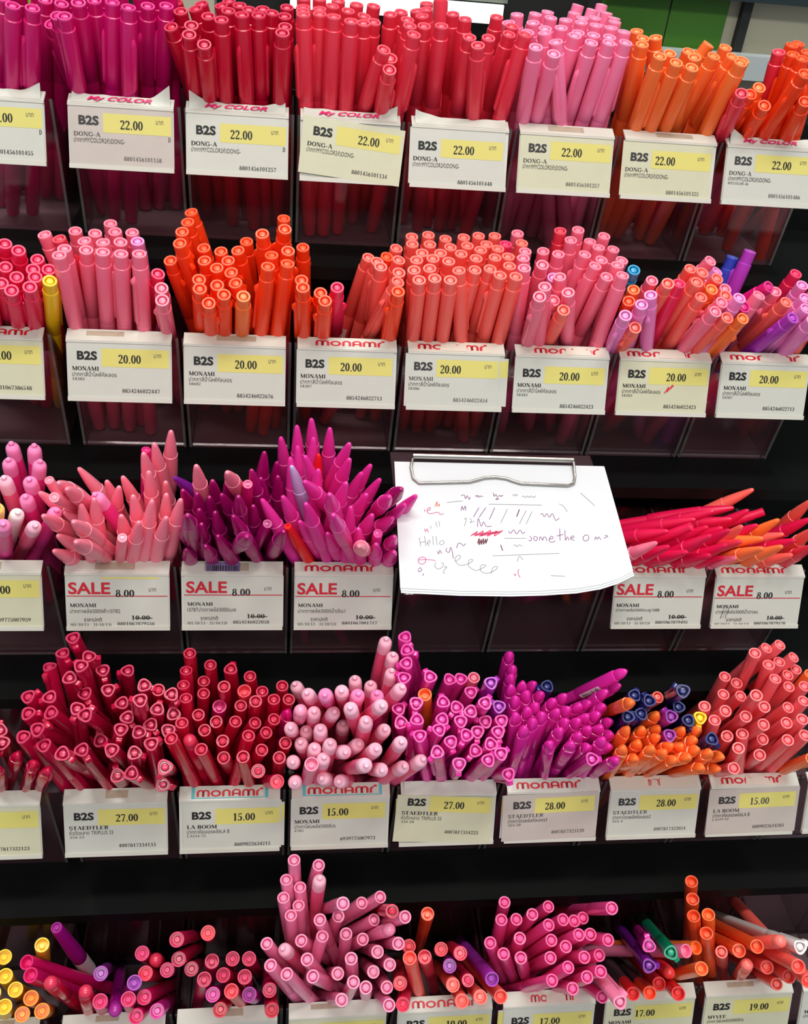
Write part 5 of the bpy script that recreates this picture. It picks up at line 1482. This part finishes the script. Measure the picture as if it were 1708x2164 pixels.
        if r == 0 and c in (0, 1, 2):
            Gs.put('overrun_lettering', serif('D'), X_(.945), X_(.97), Y_(.44), Y_(.51), faint, g)
    if (r, c) == (1, 6):
        v, f = [], []; ribbon(v, f, [(30.5, 20.5, .7), (33, 16.5, .9), (32, 19.5, .8), (35.5, 15.2, .9), (34, 18, .7), (36, 15.6, .5)])
        so = link('red_scribble', mesh('red_scribble', [Gs.at(a, b_, .45) for a, b_ in v], f), mat('red pen ink', (225, 60, 70), .6), g); so['label'] = 'red pen scribble'
    if (r, c) == (2, 7):
        v, f = [], []; ribbon(v, f, [(6, 28, .4), (8, 19, .4), (7.6, 28, .4), (9.6, 19, .4), (9.2, 28, .4), (11.2, 20, .4)])
        so = link('pen_scribble', mesh('pen_scribble', [Gs.at(a, b_, .45) for a, b_ in v], f), INK, g); so['label'] = 'dark pen scribble'
    for o in g.children: o.data.transform(inv2)

# ---------------------------------------------------------------- clipboard with the try-out paper
strokes = {'plum':[[(-24.63,25.14),(-22.75,24.6),(-22.01,27.14),(-20.93,25.08),(-19.74,27.62),(-19.16,26.08)],[(-15.87,25.51),(-15.17,24.78),(-14.69,25.8),(-13.96,24.76),(-13.41,25.98),(-12.41,25.15),(-11.16,25.74)],[(-4.48,22.75),(-4.06,25.32),(-3.0,23.96),(-2.0,26.31),(-3.49,27.36),(-1.14,27.02)],[(-1.44,25.28),(-0.44,24.54),(0.14,25.35),(0.96,24.52),(1.58,24.92)],[(-25.38,35.3),(-24.51,32.26),(-23.96,34.78),(-22.56,32.03),(-22.44,35.26)],[(-14.18,33.12),(-18.17,39.42)],[(-10.02,33.06),(-14.71,39.68)],[(-4.46,32.98),(-8.39,40.9)],[(-16.15,46.18),(-15.21,40.19),(-13.83,45.66),(-12.21,42.65),(-10.62,45.62),(-7.39,45.28)],[(23.5,37.16),(24.96,36.63),(25.67,38.65),(27.78,36.59),(28.89,39.11),(31.06,36.55),(32.11,39.58),(32.87,41.08),(35.21,39.54)],[(2.69,48.45),(3.63,50.12),(5.89,47.72),(7.28,50.38),(9.83,47.87),(10.99,50.05),(12.75,49.04)],[(-41.46,62.07),(-40.86,63.98),(-40.0,61.57),(-39.07,63.78)],[(-35.7,60.09),(-36.28,62.02),(-34.54,62.78),(-33.43,59.59),(-32.59,62.96),(-32.32,66.8)],[(-29.87,60.04),(-28.77,57.12),(-26.97,57.1),(-25.72,58.55),(-24.26,57.08)],[(15.42,51.79),(16.36,53.26),(15.54,54.95),(14.2,54.56)],[(18.65,51.75),(17.56,53.25),(18.58,54.92),(20.05,53.22),(18.92,51.75)],[(21.09,54.7),(21.64,52.22),(22.64,53.2),(22.96,54.48),(24.14,52.19),(25.42,53.17),(25.41,54.85)],[(27.21,53.65),(29.59,53.13),(28.83,51.65),(26.97,54.15),(28.35,55.81),(30.78,54.8)],[(34.55,46.6),(33.77,54.58)],[(32.08,51.62),(36.42,50.38)],[(37.69,47.57),(37.14,54.35),(38.54,52.05),(39.37,54.32)],[(40.74,53.02),(42.7,52.31),(41.89,51.32),(40.4,53.52),(42.91,54.29)],[(50.42,50.43),(48.28,52.45),(48.92,54.63),(51.35,53.91),(51.88,51.42),(50.42,50.43)],[(55.53,54.17),(56.31,51.87),(57.21,53.56),(58.19,51.85),(59.32,53.84)],[(61.34,52.82),(62.86,52.1),(64.1,51.29),(62.1,50.81)],[(-53.36,73.58),(-52.17,72.82),(-51.65,74.51),(-53.18,75.27),(-53.64,74.05)],[(-51.21,77.8),(-50.43,76.39)]],'magenta':[[(-50.74,65.97),(-52.74,66.94),(-53.13,69.32),(-51.17,70.54),(-49.16,69.29),(-48.85,66.91),(-50.73,65.78)],[(-53.06,67.89),(-48.35,67.58),(-42.89,68.11)],[(-47.67,34.61),(-47.5,36.41)],[(-45.91,35.59),(-44.05,34.76),(-44.6,33.36),(-46.19,35.59),(-45.12,37.58),(-42.84,37.35),(-39.61,36.51),(-38.33,37.99),(-36.03,37.46)],[(-48.39,47.54),(-47.87,49.49),(-46.87,47.72),(-46.12,50.26)],[(3.36,76.14),(3.67,77.56),(4.49,76.61)],[(6.62,73.26),(5.66,75.65),(6.7,78.79)]],'orange':[[(-41.21,33.01),(-39.61,29.25),(-40.0,32.49),(-38.35,30.95),(-38.75,32.98)]],'rose':[[(-20.72,52.15),(-16.38,48.95),(-18.45,52.13),(-12.7,48.62),(-14.81,52.09),(-8.09,48.07),(-10.73,52.25),(-4.47,48.53),(-6.61,52.01),(-0.78,48.19)],[(-20.19,51.16),(-1.29,48.79)],[(-17.5,51.63),(-3.62,49.21)],[(-15.72,52.1),(-2.27,49.49)]],'maroon':[[(-17.03,57.01),(-15.66,53.57),(-16.2,57.98),(-14.54,54.25),(-14.83,57.77),(-13.12,53.55),(-13.45,57.47),(-11.79,54.03),(-12.04,56.97),(-10.57,53.52)],[(8.61,38.87),(10.77,33.98)],[(-3.02,57.67),(-2.2,61.56)]],'grey':[[(-7.96,30.7),(8.3,30.76),(25.15,30.81)],[(-1.69,43.22),(3.34,33.88)],[(9.79,43.68),(14.89,34.74)],[(13.94,43.83),(18.58,35.19)],[(50.86,22.03),(58.59,30.62)],[(-8.66,64.9),(9.55,64.09),(32.39,62.95)],[(-0.35,53.42),(12.96,53.29)],[(-33.7,29.87),(-23.97,28.7)],[(36.1,29.83),(38.75,31.33),(40.63,35.19)],[(4.66,58.29),(6.1,57.59),(6.61,58.95),(8.39,57.57),(9.94,58.53)],[(-31.38,68.71),(-28.56,66.77),(-27.98,64.85),(-30.25,65.35),(-31.31,67.75),(-28.88,71.07),(-23.45,70.09),(-20.58,67.68),(-22.82,67.69),(-23.56,71.52),(-19.32,74.35),(-14.7,72.42),(-13.23,70.98),(-15.92,71.0),(-16.64,74.34),(-13.23,76.22),(-8.14,74.29),(-6.13,71.9),(-8.87,72.39),(-10.55,76.2)],[(-42.96,69.26),(-43.58,72.11),(-41.01,73.51),(-38.18,70.65),(-39.86,69.24)],[(-38.3,72.55),(-36.5,72.07),(-38.92,75.39),(-37.66,76.33)],[(5.93,68.47),(7.63,65.08),(9.66,67.48)],[(7.48,24.82),(9.01,23.56),(9.36,24.79),(10.89,23.53)],[(13.33,25.34),(14.53,24.71),(15.36,25.72),(16.88,24.67),(17.71,25.69),(19.24,24.63),(20.54,25.64),(22.09,24.38)],[(25.36,77.47),(33.98,77.72)],[(-23.99,41.3),(-22.54,40.28),(-23.22,43.28),(-24.32,45.78)],[(-20.71,40.26),(-19.45,41.74),(-20.49,43.25),(-17.66,42.22)],[(-51.85,53.44),(-51.27,59.25)],[(-48.66,52.44),(-48.14,59.03)],[(-51.58,56.84),(-48.41,55.84)],[(-47.15,57.28),(-45.31,56.3),(-46.13,55.14),(-47.42,57.29),(-45.89,58.72)],[(-43.73,52.39),(-43.63,58.22)],[(-41.76,52.37),(-41.4,58.2)],[(-38.97,55.27),(-39.99,57.22),(-38.52,57.98),(-36.97,56.22),(-38.51,55.07)],[(-44.68,45.52),(-44.34,47.49)],[(-41.37,43.01),(-40.67,46.46)],[(-39.52,42.49),(-39.02,45.95)]]}
def build_clipboard():
    O = P(322.68, -89.0, -138.45); ex = Vector((1, 0, 0)); dn = Vector((0, -.8923, -.4514)); n = Vector((0, -.4514, .8923))
    S = Sheet(O, ex, dn, n)
    e = tag(empty('clipboard', S.at(0, 40)), 'clear acrylic clipboard with steel wire clip, hung across third tier', 'clipboard')
    inv = Matrix.Translation(-e.location)
    def plate(name, pts, h0, h1, M, par):
        mb = MB(); k = len(pts); mb.v = [tuple(S.at(*p, h0)) for p in pts]+[tuple(S.at(*p, h1)) for p in pts]
        mb.f = [tuple(range(k)), tuple(range(2*k-1, k-1, -1))]+[(i+k, (i+1) % k+k, (i+1) % k, i) for i in range(k)]
        return mb.build(name, M, par)
    steel = mat('bright steel', (190, 186, 176), .22, metal=1.0)
    parts = [plate('board', [(-66.7, -5.3), (61, -5.4), (75, 70), (60, 84), (-62, 89)], -2.2, -.1, CLEAR, e)]
    wire = [(-53.5, 1.3), (-54.6, 6.8), (-53.6, 14.2), (-50.3, 17.3), (-34, 16.7), (-18.8, 16.0), (-14, 14.6), (-9.1, 13), (-2.4, 12.4), (4.2, 13.2), (8.8, 15), (13.4, 16.5), (28, 17), (43.2, 17.5), (47, 15.9), (48.3, 11), (48.2, 1.4)]
    parts.append(MB().tube([S.at(a, b, 2.4 if b > 3 else 4) for a, b in wire], .0009, 10).build('wire_clip', steel, e, 60))
    parts.append(MB().tube([S.at(-53.3, -.6, 4.2), S.at(0, -.2, 4.2), S.at(48, .3, 4.2)], .0019, 12).build('hinge_bar', steel, e, 60))
    for o in parts: o.data.transform(inv)
    # the stack of paper under the clip: three sheets, top one written on
    white = mat('writing paper', (216, 217, 222), .6)
    def outline(dx, dy, k):
        pts = [(-65.6+dx, 2.2), (69.8+dx, 2.7), (73.8+dx, 38), (77.8+dx, 75+dy)]
        pts = [(a*.984, q*.99) for a, q in pts]; return pts+[(66, 79.5+dy), (55, 83+dy), (40, 85.6+dy), (20, 87+dy), (0, 87.6+dy), (-30, 87.2+dy), (-64.6+dx, 85.5+dy)]
    for k, (dx, dy, lb) in enumerate(((.5, 2.6, 'lowest plain sheet of note paper under the clip'), (.2, 1.3, 'middle plain sheet of note paper under the clip'), (0, 0, 'top white note sheet covered in coloured pen scribbles'))):
        g = tag(empty('note_sheet', S.at(0, 40, k*.45)), lb, 'paper', 'note sheets on the clipboard')
        o = plate('sheet', outline(dx, dy, k), k*.45, k*.45+.3, white, g)
        o.data.transform(Matrix.Translation(-g.location))
        if k == 2:
            inkc = dict(plum=(112, 36, 108), magenta=(180, 34, 120), orange=(200, 84, 30), rose=(212, 50, 100), maroon=(96, 28, 48), grey=(104, 96, 104))
            for cn, sts in strokes.items():
                for q in sts:
                    # smooth the stroke a little, then lay it as a flat ribbon of ink
                    pts = [Vector((a, b, 0)) for a, b in q]; sm = []
                    for i in range(len(pts)-1):
                        p0, p1, p2, p3 = pts[max(i-1, 0)], pts[i], pts[i+1], pts[min(i+2, len(pts)-1)]
                        for t in (0, .25, .5, .75):
                            sm.append(.5*((2*p1)+(p2-p0)*t+(2*p0-5*p1+4*p2-p3)*t*t+(3*p1-p0-3*p2+p3)*t**3))
                    sm.append(pts[-1]); v, f = [], []
                    ribbon(v, f, [(p.x, p.y, .62 if cn in ('rose', 'maroon') else .32 if cn == 'grey' else .42) for p in sm])
                    so = link('scribble', mesh('scribble', [S.at(a, b, 1.24) for a, b in v], f), mat(cn+' pen ink', inkc[cn], .6), g)
                    so.data.transform(Matrix.Translation(-g.location)); so['label'] = cn+' pen scribble'

# ---------------------------------------------------------------- the shop behind the rack
def build_shop():
    dark = mat('dark shop fixture', (20, 22, 22), .6); teal = mat('dark teal rail', (22, 40, 46), .5)
    def thing(name, label, cat, boxes):
        e = tag(empty(name, P((boxes[0][1][0]+boxes[0][1][1])/2, boxes[0][1][2], boxes[0][1][4])), label, cat)
        inv = Matrix.Translation(-e.location)
        for pn, b, M in boxes:
            o = MB().box(*b).build(pn, M, e); o.data.transform(inv)
    cream = mat('cream panel', (176, 172, 150), .6); grey = mat('pale grey shelf', (178, 188, 190), .4); green = mat('green panel', (60, 116, 22), .6)
    lamp = bpy.data.materials.new('lit strip'); lamp.use_nodes = True
    b = lamp.node_tree.nodes['Principled BSDF']; b.inputs['Emission Color'].default_value = (.93, 1, .9, 1); b.inputs['Emission Strength'].default_value = .7
    thing('green_display_unit', 'green panelled display unit beyond the pens with orange caps', 'display unit', [
        ('panel', (486, 548, 404, 420, -20, 90), green), ('panel', (549.5, 606, 404, 420, -20, 90), green), ('seam', (548, 549.5, 406, 420, -20, 90), mat('seam grey', (70, 74, 62), .6))])
    thing('cream_display_unit', 'cream panelled display unit with black post behind orange pens', 'display unit', [
        ('panel', (606.5, 618, 406, 420, -20, 80), cream), ('panel', (627, 760, 406, 420, -20, 80), cream), ('post', (618, 627, 398, 420, -20, 80), dark)])
    thing('grey_shelf', 'pale grey shelf board below the green and cream panels', 'shelf', [('board', (530, 770, 380, 398, -2, 19), grey)])
    thing('teal_rail', 'dark teal rail across the tops of the far panels', 'rail', [('rail', (480, 760, 385, 397, 64, 90), teal)])
    thing('strip_light', 'lit white strip light behind the coral markers', 'light', [('housing', (190, 392, 402, 443.5, 44, 66), mat('grey green housing', (120, 128, 116), .5)), ('diffuser', (192, 388, 396, 401, 27, 43), lamp)])
    thing('cream_box', 'pale cream carton behind the crimson markers', 'box', [('carton', (88, 124, 404, 440, -12, 70), mat('cream carton', (190, 184, 164), .6))])
    thing('lime_box', 'lime green carton at the edge behind magenta markers', 'box', [('carton', (-90, -2, 404, 440, -12, 60), mat('lime carton', (120, 190, 40), .6))])
    thing('dark_shelving_unit', 'dark shelving unit holding the cartons and strip light beyond the rack', 'shelving unit', [('back_board', (-160, 480, 444, 452, -600, 120), dark), ('shelf_board', (-160, 480, 396, 444, -18, -12.2), dark)])
    o = MB().box(-900, 1500, 700, 720, -900, 900).build('wall_back', mat('dim shop wall', (18, 18, 20), .8)); tag(o, kind='structure')
    o = MB().box(-900, 1500, -900, 720, -920, -900).build('floor', mat('shop floor', (60, 58, 56), .6)); tag(o, kind='structure')
build_shop()
build_rack()
for r in range(5):
    for c in range(9 if r > 2 else 8):
        build_box(r, c)
        if (r, c) in TAGS: build_holder(r, c)
build_clipboard()

build_pens()
